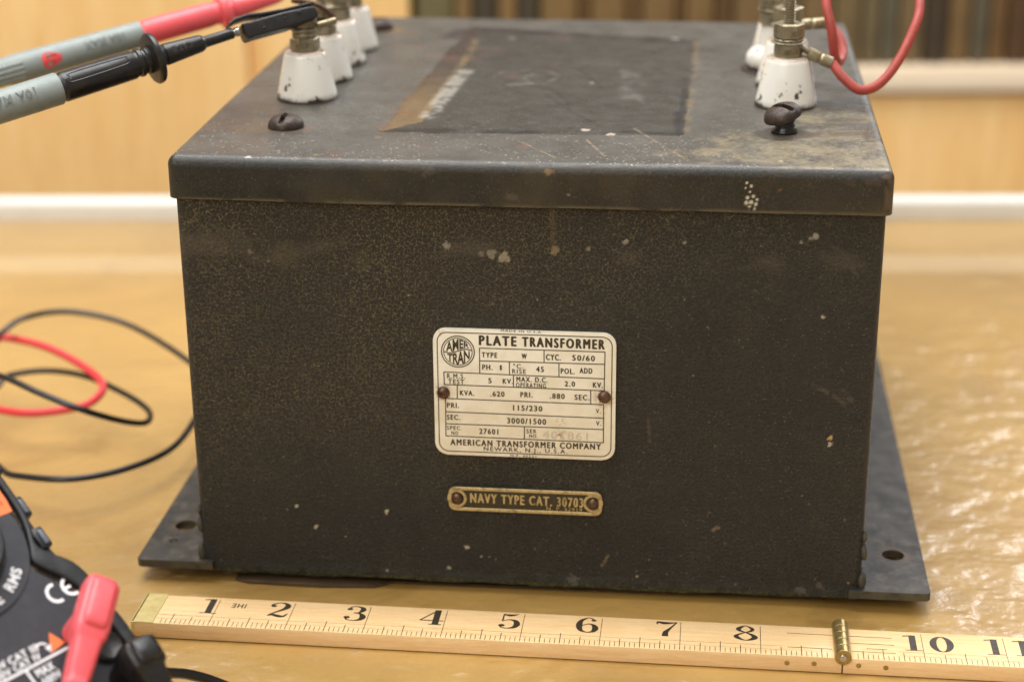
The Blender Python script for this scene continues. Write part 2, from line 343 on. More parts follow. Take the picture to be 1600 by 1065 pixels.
def rounded_box(x0, x1, y0, y1, z0, z1, r, step, faces, open_bottom=True):
    """dense grids on the named faces, rounded edges; returns V, F"""
    V = []; F = []
    def grid(A, B, fn):
        k = len(V); na, nb = len(A), len(B)
        for b in B:
            for a in A: V.append(fn(a, b))
        for j in range(nb-1):
            for i in range(na-1): q = k+j*na+i; F.append((q, q+1, q+na+1, q+na))
    def lin(a, b, st):                                   # finer inside the rounded margins
        n = max(3, int((b-a-2*r)/st)); e = np.linspace(0, 1, 7)
        return np.concatenate([a+r*e[:-1], np.linspace(a+r, b-r, n), b-r+r*e[1:]])
    fx, fz = step; X = lin(x0, x1, fx); Y = lin(y0, y1, faces.get('y', fx)); Z = lin(z0, z1, fz)
    xc = lin(x0, x1, .01); yc = lin(y0, y1, .01); zc = lin(z0, z1, .004)
    if 'top' in faces: grid(X, Y, lambda a, b: (a, b, z1))
    else: grid(xc, yc, lambda a, b: (a, b, z1))
    fX, fZ = (X, Z)
    grid(fX, fZ, lambda a, b: (a, y0, b)); grid(xc[::-1], zc, lambda a, b: (a, y1, b))
    Ys = Y if 'top' in faces else yc
    grid(Ys, zc, lambda a, b: (x1, a, b)); grid(Ys[::-1], zc, lambda a, b: (x0, a, b))
    V = np.array(V); lo = np.array([x0+r, y0+r, z0-1 if open_bottom else z0+r]); hi = np.array([x1-r, y1-r, z1-r])
    q = np.clip(V, lo, hi); d = V-q; L = np.linalg.norm(d, axis=1); ok = L > 1e-9
    V[ok] = q[ok]+d[ok]/L[ok][:, None]*r; return V, F
def set_attrs(me, wear, veil, flecks=.18, film=0.0):
    a = me.attributes.new('wear', 'FLOAT_COLOR', 'POINT'); a.data.foreach_set('color', np.concatenate([wear.col, wear.a[:, None]], 1).astype(np.float32).ravel())
    for k, v in (('veil', veil), ('flecks', flecks), ('film', film)):
        b = me.attributes.new(k, 'FLOAT', 'POINT'); b.data.foreach_set('value', (v*np.ones(len(veil))).astype(np.float32))
# ================================================================== table and background
V, F = prism(rrect(-.95, -.85, .95, .4285, .02), -.008, 0, .0015)
rz_t = math.atan2(.4222-.4328, .4995)
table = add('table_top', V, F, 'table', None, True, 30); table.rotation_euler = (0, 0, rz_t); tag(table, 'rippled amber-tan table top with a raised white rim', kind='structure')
mb = MB()
for a, b in (((-.965, .4355), (.965, .4355)), ((.9575, .428), (.9575, -.87)), ((-.9575, .428), (-.9575, -.87)), ((-.965, -.8575), (.965, -.8575))):
    c = ((a[0]+b[0])/2, (a[1]+b[1])/2); sx = max(abs(a[0]-b[0]), .0138); sy = max(abs(a[1]-b[1]), .0138)
    if sy > .1: sy -= .02
    mb.put(*rbox(sx, sy, .030, .004, 4), Matrix.Translation((c[0], c[1], -.0035)))
mb.build('rim', 'rim', table)
YC = .80
def cx(px): return on_y(px, 60, YC)[0]
def cz(py, px=1450): return on_y(px, py, YC)[2]
cab = tag(empty('cabinet', (0, YC, -.74)), 'pale maple cabinet with plain doors and an open book shelf behind the table', 'cabinet')
def cbox(name, x0, x1, y0, y1, z0, z1, m, bev=.002, par=cab):
    V, F = rbox(x1-x0, y1-y0, z1-z0, bev, 2); o = add(name, V, F, m, par, True, 30); o.location = ((x0+x1)/2, (y0+y1)/2-YC, (z0+z1)/2+.74); return o
xs, zl0, zl1, zt = cx(641), cz(141), cz(101), .27
cbox('door', -1.3, cx(384), YC, YC+.02, -.70, zt, 'cab_wood')
cbox('side_stile', cx(404), xs, YC-.004, YC+.30, -.70, zt, 'cab_wood')
cbox('filler', cx(384)+.0005, cx(404)-.0005, YC+.006, YC+.02, -.70, zt, 'cab_wood', .001)
cbox('drawer_front', xs+.003, 1.3, YC, YC+.02, -.70, zl0-.004, 'cab_wood')
cbox('shelf', xs+.001, 1.3, YC-.008, YC+.30, zl0, zl1, 'lit_ledge_wood', .003)
cbox('back_panel', -1.3, 1.3, YC+.301, YC+.315, -.70, zt, 'inside')
cbox('top_board', -1.3, 1.32, YC-.02, YC+.32, zt+.001, zt+.02, 'cab_wood')
cbox('plinth', -1.28, 1.28, YC+.03, YC+.3, -.74, -.701, 'inside')
books = [(652, 710, (120, 116, 74), 'olive green'), (712, 738, (150, 116, 68), 'tan'), (740, 777, (58, 52, 42), 'charcoal'), (779, 808, (156, 120, 68), 'tan'), (810, 843, (62, 56, 44), 'charcoal'),
         (845, 902, (150, 116, 64), 'tan'), (904, 921, (112, 78, 38), 'brown'), (923, 978, (146, 112, 62), 'tan'), (980, 1001, (116, 82, 42), 'brown'), (1003, 1056, (144, 110, 62), 'tan'), (1058, 1068, (118, 84, 44), 'brown'),
         (1070, 1116, (146, 112, 62), 'tan'), (1118, 1142, (100, 68, 30), 'brown'), (1144, 1200, (138, 108, 64), 'tan'), (1202, 1250, (124, 104, 66), 'khaki'), (1252, 1300, (140, 112, 70), 'tan'), (1302, 1344, (132, 110, 72), 'khaki'),
         (1346, 1376, (120, 106, 74), 'khaki'), (1378, 1402, (104, 102, 82), 'grey green'), (1404, 1443, (134, 110, 72), 'tan'), (1445, 1480, (56, 44, 32), 'charcoal'), (1482, 1516, (138, 106, 62), 'tan'),
         (1518, 1546, (98, 92, 74), 'grey green'), (1548, 1572, (130, 92, 48), 'brown'), (1574, 1612, (84, 54, 26), 'dark brown'), (1614, 1660, (120, 96, 60), 'tan')]
bmats = {}
for i, (a, b, c, nm) in enumerate(books):
    if c not in bmats: bmats[c] = simple('book_cover_'+nm.replace(' ', '_'), tuple(.72*x*.92+.28*y for x, y in zip(c, (112, 92, 60))), .55, 0, .15, 60, .05)
    h = .2+.03*random.random(); x0, x1 = cx(a), cx(b); g = (x1-x0)
    V, F = rbox(g-.0004, .15, h, min(.003, g*.2), 3); o = add('book', V, F, bmats[c], None, True, 30)
    dy = -.002+.004*random.random(); o.location = ((x0+x1)/2, YC+dy+.075, zl1+h/2+.0004)
    sz = 'thick' if b-a > 44 else 'slim' if b-a < 28 else 'medium-thick'; lf = books[i-1][3]+' book' if i else 'maple stile'; rt = books[i+1][3]+' book' if i+1 < len(books) else 'shelf end'
    tag(o, f'{sz} upright {nm} book between {lf} and {rt} on the cabinet shelf', 'book', 'books on the cabinet shelf')
# ================================================================== transformer
TR = tag(empty('transformer', (0, 0, 0), YAW), 'black wrinkle-painted steel transformer box with white porcelain terminals and nameplate', 'transformer')
# --- case
V, F = rounded_box(-BW/2, BW/2, 0, BD, BZ, BH+.004, .0028, (.00046, .00046), {})
fr = V[:, 1] < .004
wob = (vnoise(V[:, 0]*18+9, V[:, 2]*18+9, 3, 3)-.47)*.0012*np.clip((V[:, 2]-BZ)/.03, 0, 1); V[:, 1] += np.where(fr, wob, 0)
edge = np.clip(1-(V[:, 2]-BZ)/.004, 0, 1); V[:, 1] += np.where(fr, edge**2*.0012, 0)
V[:, 2] += np.where(V[:, 2] < BZ+.0005, (vnoise(V[:, 0]*90+5, V[:, 1]*90+5, 12, 3)-.45)*.0016+.0004, 0)
w = Wear(V[:, 0], np.where(fr, V[:, 2], V[:, 2]+V[:, 1]*.7))
fp = lambda *q: [front(*p) for p in q]
# bare lower edge with green corrosion, darker grime bands, scuffs
w.over(sstep(.0065-(V[:, 2]-BZ), 0, .003)*sstep(w.nz(.35, 5), .3, .6), (54, 58, 50), .8)
w.over(sstep(.0032-(V[:, 2]-BZ), 0, .002)*sstep(w.nz(1.1, 6), .42, .62), (96, 104, 50), .8)
w.over((1-sstep(np.abs(V[:, 2]*1000-122-(w.nz(.05, 8)-.5)*7), .8, 4.5))*sstep(w.nz(.09, 9), .42, .62), (96, 88, 72), .35)
w.over(w.blob(front(448, 400), 5, 4, .8, .5)*.6, (92, 82, 54), .5); w.over(w.blob(front(565, 408), 3.5, 7, .8, .6), (88, 78, 54), .3)
w.over(w.path(fp((862, 323), (864, 350), (865, 392)), .5, 1.0), (110, 94, 60), .35)
w.over(w.blob(front(330, 380), 6, 12, .7, .3, 2.4), (92, 80, 64), .3)
for i, (x, y, r, c, a) in enumerate([(697, 383, 2.0, (176, 168, 150), .8), (768, 396, 2.2, (170, 160, 138), .7), (788, 401, 2.6, (190, 178, 150), .75), (752, 396, 1.5, (150, 142, 124), .6), (866, 391, 2.4, (168, 146, 112), .6), (919, 388, 1.0, (170, 160, 140), .6),
        (978, 378, 1.3, (176, 170, 154), .8), (1070, 379, .9, (160, 156, 140), .7), (1275, 368, 1.5, (178, 172, 158), .8), (1267, 372, 1.1, (170, 164, 150), .7), (1252, 378, .9, (170, 164, 150), .7), (1286, 495, .9, (200, 190, 165), .9), (1297, 684, 1.2, (226, 180, 110), .9), (1297, 694, 1.4, (214, 204, 186), .9),
        (463, 790, 1.2, (206, 194, 160), .95), (495, 822, 1.3, (206, 194, 160), .95), (604, 799, 1.2, (206, 194, 160), .95), (730, 854, 1.3, (206, 194, 160), .95), (702, 886, 1.0, (190, 180, 150), .9), (752, 868, .7, (190, 180, 150), .9), (605, 890, .7, (180, 170, 145), .9), (895, 906, 3.0, (112, 108, 100), .8), (996, 900, .8, (200, 186, 150), .9), (1122, 824, 1.0, (160, 146, 120), .6),
        (1250, 922, 2.6, (120, 114, 102), .6), (1280, 915, 2.0, (120, 108, 92), .5), (638, 461, .6, (190, 180, 155), .9), (1326, 910, .9, (200, 150, 80), .8), (390, 392, 1.5, (150, 132, 120), .6), (540, 838, .5, (190, 180, 150), .8)]):
    w.over(w.blob(front(x, y), r*.72, 20+i, .8, 1.3), c, a*.8)
for k in range(170):
    x, y = RNG.uniform(-BW/2, BW/2), RNG.uniform(.006, BH); r = RNG.choice([.3, .35, .45]); w.over(1-sstep(np.hypot(w.u-x*1000, w.v-y*1000), r*.4, r*1.1), (168, 156, 126), RNG.uniform(.25, .7))
for P_, wd, c, a in ((((1272, 602), (1300, 616), (1330, 640)), .8, (112, 102, 82), .5), (((1318, 612), (1334, 628)), 1.2, (116, 106, 86), .45), (((1012, 650), (1016, 690)), .4, (130, 110, 76), .4), (((1112, 832), (1122, 818)), .5, (170, 140, 100), .7), (((940, 884), (950, 868)), .3, (180, 150, 110), .7), (((1290, 378), (1320, 395), (1340, 430)), .6, (100, 92, 74), .4)):
    w.over(w.path(fp(*P_), wd, .6)*sstep(w.nz(.5, 39), .25, .6), c, a*.7)
w.over(sstep(np.abs(V[:, 0]), BW/2-.0022, BW/2-.0006)*sstep(w.nz(.5, 40), .45, .6), (40, 36, 34), .7)
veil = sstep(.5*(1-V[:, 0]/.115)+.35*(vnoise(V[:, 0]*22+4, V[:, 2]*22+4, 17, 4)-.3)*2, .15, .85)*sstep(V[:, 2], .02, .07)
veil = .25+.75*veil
me = bpy.data.meshes.new('case'); me.from_pydata(V.tolist(), [], F); me.update(); case = link('case', me, 'case', TR, True); set_attrs(me, w, veil)
me.polygons.foreach_set('use_smooth', [True]*len(me.polygons))
V, F = rbox(BW-.006, BD-.006, .002, 0); bp_ = add('bottom_plate', V, F, 'flange', TR, False); bp_.location = (0, BD/2, BZ+.0012)
# --- lid
LO = .0017
V, F = rounded_box(-BW/2-LO, BW/2+LO, -LO, BD+LO, BH, LT, .0034, (.00045, .00036), {'top': 1, 'y': .0006})
fr = V[:, 1] < -LO+.0036; flat = V[:, 2] > LT-.0005
V[:, 1] += np.where(V[:, 1] < .002, (vnoise(V[:, 0]*25+3, V[:, 2]*25+3, 31, 2)-.4)*.0010*np.clip((LT-V[:, 2])/.01, 0, 1), 0)
V[:, 2] += (vnoise(V[:, 0]*16+3, V[:, 1]*16+3, 32, 2)-.4)*.0007
V[:, 2] += np.where(V[:, 2] < BH+.001, (vnoise(V[:, 0]*20, V[:, 1]*20+3, 33, 3)-.45)*.0012, 0)
w = Wear(V[:, 0], np.where(fr & ~flat, V[:, 2]-LT-LO, V[:, 1]))      # skirt unrolls below v = 0
top = (~fr | flat).astype(float)*(V[:, 2] > LT-.002)
lp = lambda *q: [lidp(*p) for p in q]
inside = w.poly(lp((592, 206), (1063, 213), (1092, 62), (735, 42)))
w.over(inside*top*sstep(w.nz(.05, 43), .05, .45), (50, 45, 39), .45)
rim_ = np.maximum(inside-w.poly(lp((606, 200), (1050, 207), (1080, 68), (742, 48)), 1.5), 0)
w.over(rim_*top*sstep(w.nz(.08, 92), .34, .52), (22, 20, 20), .9)
w.over(w.path(lp((705, 62), (722, 48), (800, 46)), 5, 3)*top*sstep(w.nz(.1, 93), .3, .5), (34, 28, 27), .7)

ochre = w.poly(lp((592, 206), (660, 190), (752, 46), (733, 44)), 1.0)
fade = sstep(w.v, 60, 150)
w.over(ochre*top*(1-fade*.7)*(.7+.5*w.nz(.3, 45)), (112, 88, 52), .8); w.over(ochre*top*fade, (46, 36, 32), .8)
w.over(w.path(lp((656, 186), (684, 150), (724, 100), (745, 62)), 1.4, 1.6)*sstep(w.nz(.35, 46), .35, .55)*top, (118, 96, 62), .75)
w.over(w.path(lp((668, 182), (690, 155), (712, 128), (728, 112)), 3.2, 2.6)*sstep(w.nz(.30, 47, 6), .16, .52)*top, (160, 156, 144), .62)
w.over(w.path(lp((985, 112), (987, 135), (985, 160)), 4, 4)*sstep(w.nz(.2, 48, 6), .34, .72)*top, (124, 122, 116), .4)
w.over(np.maximum(w.path(lp((978, 206), (1060, 210)), 2.6, .6), w.path(lp((1062, 210), (1068, 168), (1072, 140)), 2.2, .6))*top, (28, 27, 28), .95)
w.over(w.path(lp((1072, 205), (1084, 120), (1088, 66)), 1.0, 1.6)*sstep(w.nz(.2, 53), .3, .6)*top, (122, 104, 66), .45)
w.over(w.path(lp((770, 122), (785, 114), (825, 110), (858, 112), (874, 120), (852, 132), (828, 131), (818, 122), (838, 114)), .5, 1.1)*sstep(w.nz(.6, 49), .30, .6)*top, (116, 112, 104), .5)
w.over(w.path(lp((796, 133), (831, 131)), .9, 1.0)*top, (120, 116, 108), .5)
for P_ in (((809, 219), (868, 246)), ((915, 217), (946, 245)), ((991, 201), (1075, 252))): w.over(w.path(lp(*P_), .28, .5)*sstep(w.nz(.9, 50), .3, .5)*top, (176, 148, 114), .42)
for P_ in (((852, 148), (889, 172), (925, 191)), ((905, 108), (940, 138)), ((889, 172), (888, 160), (870, 145))): w.over(w.path(lp(*P_), .5, .8)*top, (38, 32, 28), .7)
for x, y, r, c in ((890, 200, 1.4, (30, 28, 26)), (915, 203, 1.8, (208, 194, 168)), (955, 210, 1.7, (206, 192, 170)), (690, 200, 2.4, (40, 34, 28)), (767, 255, 1.1, (230, 226, 214)), (388, 245, 1.5, (214, 206, 184)), (592, 214, 1.6, (120, 94, 56)), (493, 241, 1.4, (120, 96, 64)), (800, 60, 2, (120, 114, 104)), (1055, 60, 2.2, (150, 146, 136)), (925, 130, 1, (170, 160, 140)), (1220, 253, 1, (210, 200, 170))):
    w.over(w.blob(lidp(x, y), r, int(x), .6, 1)*top, c, .6)
# dust and dried oil by the right-hand screw, rust around the left one
dust = np.maximum(w.blob(lidp(1290, 236), 30, 60, .75, .09, 1.4), w.blob(lidp(1285, 178), 14, 61, .7, .12, 1.3))
w.over(dust*sstep(w.nz(.10, 62, 5)*.55+w.nz(.8, 94, 4)*.45, .26, .66)*top, (148, 134, 104), .62)
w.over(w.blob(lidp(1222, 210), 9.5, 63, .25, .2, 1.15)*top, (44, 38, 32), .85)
w.over(w.path(lp((1240, 212), (1300, 209), (1372, 211)), 4, 3)*sstep(w.nz(.2, 64), .3, .5)*top, (78, 64, 46), .7)
w.over(w.blob(lidp(1320, 165), 13, 65, .5, .1)*top, (40, 40, 40), .6)
w.over(w.blob(lidp(425, 200), 9, 66, .7, .15, 1.6)*top, (92, 74, 52), .4); w.over(w.blob(lidp(418, 166), 6, 67, .7, .2, 1.4)*top, (92, 76, 54), .35)
w.over(w.blob(lidp(600, 47), 8, 68, .6, .15, 1.3)*top, (120, 92, 56), .5)
w.over(sstep(w.nz(.12, 69), .62, .74)*top*(V[:, 0] < 0), (112, 72, 58), .25)
# skirt: chips and rust
sk = 1-top
def skp(x, y): u, z = front(x, y, -LO); return (u, z-LT-LO)
for x, y, r in ((1167, 286, .8), (1174, 291, .9), (1165, 294, .6), (1172, 300, .7), (1168, 309, 1.0), (1177, 307, .9), (1183, 312, .8), (1166, 317, 1.1), (1174, 316, 1.1), (1181, 319, .9), (1171, 323, .8), (1179, 325, .6)):
    w.over((1-sstep(np.hypot(w.u-skp(x, y)[0]*1000, w.v-skp(x, y)[1]*1000), r*.35, r*.8))*sk, (206, 200, 178), .9)
for x, y, r, c, a in ((857, 270, 1.6, (168, 134, 84), .8), (888, 304, .8, (150, 144, 130), .8), (1218, 297, .8, (120, 76, 50), .8), (1330, 286, 2.4, (84, 70, 58), .4), (1365, 284, 2.6, (92, 75, 61), .5), (1386, 276, 1.6, (118, 98, 82), .6), (800, 308, 2, (104, 100, 90), .5), (670, 269, 3, (92, 88, 88), .5)):
    w.over(w.blob(skp(x, y), r*.6, int(x), .9, .8, 1.6)*sk, c, a*.7)
w.over(w.seg(skp(1389, 278), skp(1387, 332), .8, 1.2)*sk*sstep(w.nz(.4, 71), .3, .6), (108, 86, 68), .6)
w.over(sstep(-w.v, 14.2+LO*1000-1.4, 14.2+LO*1000-.4)*sk*sstep(w.nz(.15, 72), .25, .5), (112, 100, 74), .55)
w.over(sk*sstep(w.nz(.05, 73), .4, .7), (76, 66, 46), .4)
veil = np.where(top > .5, .12, .55)*np.ones(len(V))
me = bpy.data.meshes.new('lid'); me.from_pydata(V.tolist(), [], F); me.update(); lid = link('lid', me, 'lid', TR, True); set_attrs(me, w, veil, np.where(top > .5, .2+.6*np.exp(-np.clip(w.v, 0, 999)/40), .07), np.where(top > .5, (1-.6*inside), 0))
# --- mounting flanges with drilled holes
def flange(sgn):
    x0, x1 = BW/2-.004, .1345; bm = bmesh.new(); hx, hy, r, n = .1245, .0253, .0038, 24
    L0, L1 = -.0015, BD+.0015; rr = .002
    outer = [(x1-rr, L0), (x1, L0+rr), (x1, L1-rr), (x1-rr, L1), (x0, L1), (x0, L0)]
    holes = [(hx, hy, r), (hx, BD-hy, r)]; P = []
    if sgn < 0: holes.append((.1255, .0135, .0017))
    for h in holes: P.append([(h[0]+h[2]*math.cos(2*math.pi*k/n), h[1]+h[2]*math.sin(2*math.pi*k/n)) for k in range(n)])
    H = sorted(holes[:2], key=lambda h: h[1]); top_f = []; vs = []
    def pv(x, y): vs.append((sgn*x, y)); return len(vs)-1
    a = .0095; loops = []
    ys = [L0, H[0][1]-a, H[0][1]+a, H[1][1]-a, H[1][1]+a, L1]
    for k in (0, 2, 4):
        c_ = .0012; q = [(x0, ys[k]), (x1-(c_ if k == 0 else 0), ys[k])]+([(x1, ys[k]+c_)] if k == 0 else [])+([(x1, ys[k+1]-c_)] if k == 4 else [])+[(x1-(c_ if k == 4 else 0), ys[k+1]), (x0, ys[k+1])]
        top_f.append([pv(*p) for p in q])
    for h, (ya, yb) in zip(H, ((ys[1], ys[2]), (ys[3], ys[4]))):
        ring = []; box = []
        for k in range(n):
            an = 2*math.pi*(k+.5)/n; dx, dy = math.cos(an), math.sin(an); ring.append(pv(h[0]+h[2]*dx, h[1]+h[2]*dy))
            t = min(((x1-h[0]) if dx > 0 else (x0-h[0]))/dx if abs(dx) > 1e-6 else 9, ((yb-h[1]) if dy > 0 else (ya-h[1]))/dy if abs(dy) > 1e-6 else 9); box.append((h[0]+t*dx, h[1]+t*dy))
        bi = [pv(*p) for p in box]; cor = [(x1, yb), (x0, yb), (x0, ya), (x1, ya)]
        for k in range(n):
            j = (k+1) % n; f = [ring[k], bi[k], bi[j], ring[j]]; p, q = box[k], box[j]
            for c_ in cor:
                if min(p[0], q[0])-1e-9 <= c_[0] <= max(p[0], q[0])+1e-9 and min(p[1], q[1])-1e-9 <= c_[1] <= max(p[1], q[1])+1e-9 and abs(p[0]-q[0]) > 1e-7 and abs(p[1]-q[1]) > 1e-7: f = [ring[k], bi[k], pv(*c_), bi[j], ring[j]]
            top_f.append(f)
        loops.append(ring)
    zt_, zb_ = .0082, .0054; N = len(vs); V = [(x, y, zt_) for x, y in vs]+[(x, y, zb_) for x, y in vs]; F = []
    for f in top_f: F += [f, [i+N for i in f[::-1]]]
    for ring in loops: F += [[ring[k], ring[(k+1) % n], ring[(k+1) % n]+N, ring[k]+N] for k in range(n)]
    ou = [(x0, L0), (x1-.0012, L0), (x1, L0+.0012), (x1, L1-.0012), (x1-.0012, L1), (x0, L1)]; k0 = len(V)
    for z_ in (zt_, zb_): V += [(sgn*x, y, z_) for x, y in ou]
    F += [[k0+i, k0+i+1, k0+7+i, k0+6+i] for i in range(5)]
    me = bpy.data.meshes.new('flange'); me.from_pydata(V, [], F); me.update(); bm.from_mesh(me); bmesh.ops.recalc_face_normals(bm, faces=bm.faces[:]); bm.to_mesh(me); bm.free()
    o = link('flange', me, 'flange', TR, False)
    if sgn < 0:
        q = add('punch_mark', *lathe([(.0016, 0), (.0013, .00015), (.0002, .0001)], 16), 'goo', o); q.location = (-.1258, .0135, zt_)
    # weld lumps where flange meets case
    for k, (yy, zz, s_) in enumerate(((.0, .0105, .0038), (.006, .0095, .0028), (-.0003, .021, .0030), (.0, .0265, .0022))):
        bm = bmesh.new(); bmesh.ops.create_icosphere(bm, subdivisions=3, radius=1)
        for v in bm.verts: v.co *= 1+.5*(float(vnoise(np.array([v.co.x*1.7+k*3+9]), np.array([v.co.y*1.7+v.co.z*2+9]), 5)[0])-.5)
        me = bpy.data.meshes.new('weld'); bm.to_mesh(me); bm.free(); q = link('weld', me, 'flange', o); q.location = (sgn*(BW/2+.0002), yy+.0022, zz); q.scale = (s_*.42, s_*.6, s_)
    return o
flange(1); flange(-1)
# --- porcelain terminals
def bushing(u, v, kind):
    z0 = LT+.0003; hb = .0168
    if kind == 'knob': prof = [(.0062, 0), (.0082, .0006), (.0092, .003), (.0088, .0056), (.0070, .0078), (.0045, .0088), (.0038, .0166)]
    else: prof = [(.0096, 0), (.0104, .0004), (.0106, .0012), (.0103, .0026), (.0076, .0150), (.0071, .0163), (.0062, .0168), (.0040, .0168)]
    b = add('insulator', *lathe(prof, 40), 'porcelain', TR, True, 60); b.location = (u, v, z0); b.rotation_euler = (0, 0, random.random()*6)
    add('gap_shade_ring', *lathe([(.0107, -.0003), (.0108, .0001), (.0104, .0003)], 40), 'rust', b)  # added brown ring, stands in for the shading in the gap under the insulator
    def nut(z, r, h, name='nut', m='brass_dirty'): o = add(name, *hexnut(r, h), m, b, False); o.location = (0, 0, z); o.rotation_euler = (0, 0, random.random()); return o
    def washer(z, r, h, m='brass_dirty', name='washer'): o = add(name, *lathe([(r-.0002, 0), (r, h*.3), (r, h*.7), (r-.0002, h)], 28), m, b, True, 40); o.location = (0, 0, z); return o
    def stud(z, h, r=.00195):
        P = [(r-.0003, 0)]; n = int(h/.0009)
        for k in range(n): P += [(r, (k+.25)*h/n), (r, (k+.5)*h/n), (r-.00045, (k+.75)*h/n)]
        P += [(r-.0006, h)]; o = add('stud', *lathe(P, 20), 'brass_dirty', b, True, 30); o.location = (0, 0, z); return o
    t = hb
    if kind == 'L1':
        nut(t, .0054, .0046); washer(t+.0047, .0044, .0016); washer(t+.0065, .0046, .0014); nut(t+.0080, .0048, .0034); stud(t+.0112, .0035)
    elif kind == 'R1':
        washer(t, .0049, .0046, name='spacer'); washer(t+.0047, .0060, .0005); nut(t+.0062, .0053, .0052); washer(t+.0054, .0050, .0007); stud(t+.0115, .0092)
    elif kind == 'R2':
        washer(t, .0049, .0046, name='spacer'); washer(t+.0047, .0060, .0005); nut(t+.0062, .0053, .0052); stud(t+.0115, .012)
    elif kind == 'L2':
        nut(t, .0052, .0034); nut(t+.0062, .0050, .0040); stud(t+.0102, .008)
        o = add('wire_hook', *tube([(.0075*math.cos(a)*.62, .0075*math.sin(a)*.62, .0045+.0006*a/6) for a in np.linspace(-2.6, 3.0, 14)]+[(-.006, .004, .0075), (-.004, .012, .013), (.002, .020, .016)], .0011, 8, 4), 'bare', b); o.location = (0, 0, t-.0005)
    else:
        nut(t, .0052, .0046); washer(t+.0047, .0054, .0012); nut(t+.0060, .0052, .0046); stud(t+.0106, .009)
    return b
VS = (.079, .1085, .1355, .163)
for v, k in zip(VS, ('L1', 'L2', 'L3', 'L4')): bushing(-.0848, v, k)
for v, k, du in zip((.0815, .111, .1375, .166), ('R1', 'R2', 'knob', 'R4'), (0, .0008, -.004, .0004)): bushing(.0832+du, v, k)
# --- lid screws
def screw(u, v, z, r, h, tilt, axis, slot_rot, name='screw', gap=0):
    R0 = r; prof = [(r*1.0*math.cos(a)**.8 if a < 1.55 else .0001, h*math.sin(a)) for a in np.linspace(0, math.pi/2, 20)]
    prof = [(r*.86, -h*.22), (r*1.0, -h*.12)]+prof
    bm = bmesh.new(); V, F = lathe(prof, 96); vs = [bm.verts.new(p) for p in V]
    for f in F:
        try: bm.faces.new([vs[i] for i in f])
        except ValueError: pass
    for vv in bm.verts:                                  # cast slot and rough surface
        x, y = vv.co.x, vv.co.y; s_ = x*math.sin(slot_rot)-y*math.cos(slot_rot)
        if abs(s_) < r*.13 and vv.co.z > 0: vv.co.z = min(vv.co.z, h*.52)
        vv.co *= 1+.05*(float(vnoise(np.array([x*900+40]), np.array([y*900+40]), 8)[0])-.45)
    me = bpy.data.meshes.new(name); bm.to_mesh(me); bm.free(); o = link(name, me, 'rust', TR, True, 50)
    o.location = (u, v, z); o.rotation_euler = Matrix.Rotation(tilt, 3, axis).to_euler(); return o
lx, ly = lidp(447, 198); s1 = screw(lx, ly, LT+.0006, .0060, .0036, .08, (1, 0, 0), 1.45)
lx, ly = lidp(1224, 206); s2 = screw(lx-.0004, ly+.001, LT+.0052, .0063, .0037, .34, (.5, -1, 0), -.75); s2['label'] = 'bent rusty screw lifted off the lid'
sh = add('shank', *lathe([(.0045, 0), (.0042, .0012), (.0031, .0018), (.0034, .0026), (.0029, .0034), (.0033, .0042), (.0030, .0056)], 24), 'goo', s2); sh.matrix_parent_inverse = s2.matrix_basis.inverted(); sh.location = (lx+.0004, ly, LT-.0003)
lx, ly = lidp(592, 46); screw(lx, ly, LT+.0006, .0060, .0042, 0, (1, 0, 0), .4)
screw(.0815, .203, LT+.0006, .0060, .0036, 0, (1, 0, 0), 1.1)
for (px, py, vv) in ((1372, 507, .045), (1360, 648, .045)):
    z = front(px, py)[1]; o = screw(BW/2, vv, z+.004, .0036, .0026, math.pi/2, (0, 1, 0), .3, 'side_screw')
# --- nameplate, in the plane of the front face: local x = u, y = z
FM = Matrix(((1, 0, 0, 0), (0, 0, -1, 0), (0, 1, 0, 0), (0, 0, 0, 1)))     # plate (x, y, out) -> transformer frame
def Z3(x, y): return front(660+x/3.228, 490+y/3.228)
PV = -.0006                                              # the front face bulges by about this much
def plate(name, x0, y0, x1, y1, r, th, m):
    V, F = prism(rrect(x0, y0, x1, y1, r, 8), -.0006, th, .0002); return MB().put(V, F, FM).build(name, m, TR, True, 30)
x0, x1 = -.0296, .0296; y0, y1 = .0520, .0964; TH = .0010
npl = plate('nameplate', x0, y0, x1, y1, .0042, TH, 'nameplate'); npl['label'] = 'cream enamel nameplate with dark lettering'
ZT = TH+.00005
ln = MB(); ln.put(*ring_strip(rrect(x0+.0014, y0+.0013, x1-.0013, y1-.0013, .0032, 8), .00032, ZT), FM)
def L(a, b, wd=.00033): ln.put(*bar(Z3(*a), Z3(*b), wd, ZT+.00001), FM)
for a, b in (((290, 167), (922, 187)), ((290, 231), (922, 249)), ((110, 287), (920, 322)), ((113, 350), (918, 382)), ((118, 420), (915, 452)), ((120, 487), (915, 520)), ((120, 547), (915, 577)), ((120, 608), (915, 643)),
             ((290, 165), (291, 294)), ((615, 178), (615, 240)), ((440, 236), (441, 301)), ((690, 244), (690, 312)), ((922, 186), (918, 383)), ((110, 286), (113, 351)), ((461, 303), (461, 365)), ((178, 353), (178, 422)), ((850, 380), (850, 449)), ((119, 420), (121, 609)), ((915, 451), (914, 644)), ((516, 563), (516, 626))): L(a, b)
tx = MB(); st = MB()
def T(s, xa, xb, yb, h, yb2=None, bold=.055, mb=None, space=1.28):
    yb2 = yb2 if yb2 is not None else yb+(xb-xa)*.036; A, B = Z3(xa, yb), Z3(xb, yb2); hh = Z3(xa, yb-h)[1]-A[1]
    put_text(mb or tx, s, A[0], B[0], A[1], hh, ZT+.00002, (B[1]-A[1])/(B[0]-A[0]), bold*(.6 if h < 24 else 1), space, FM)
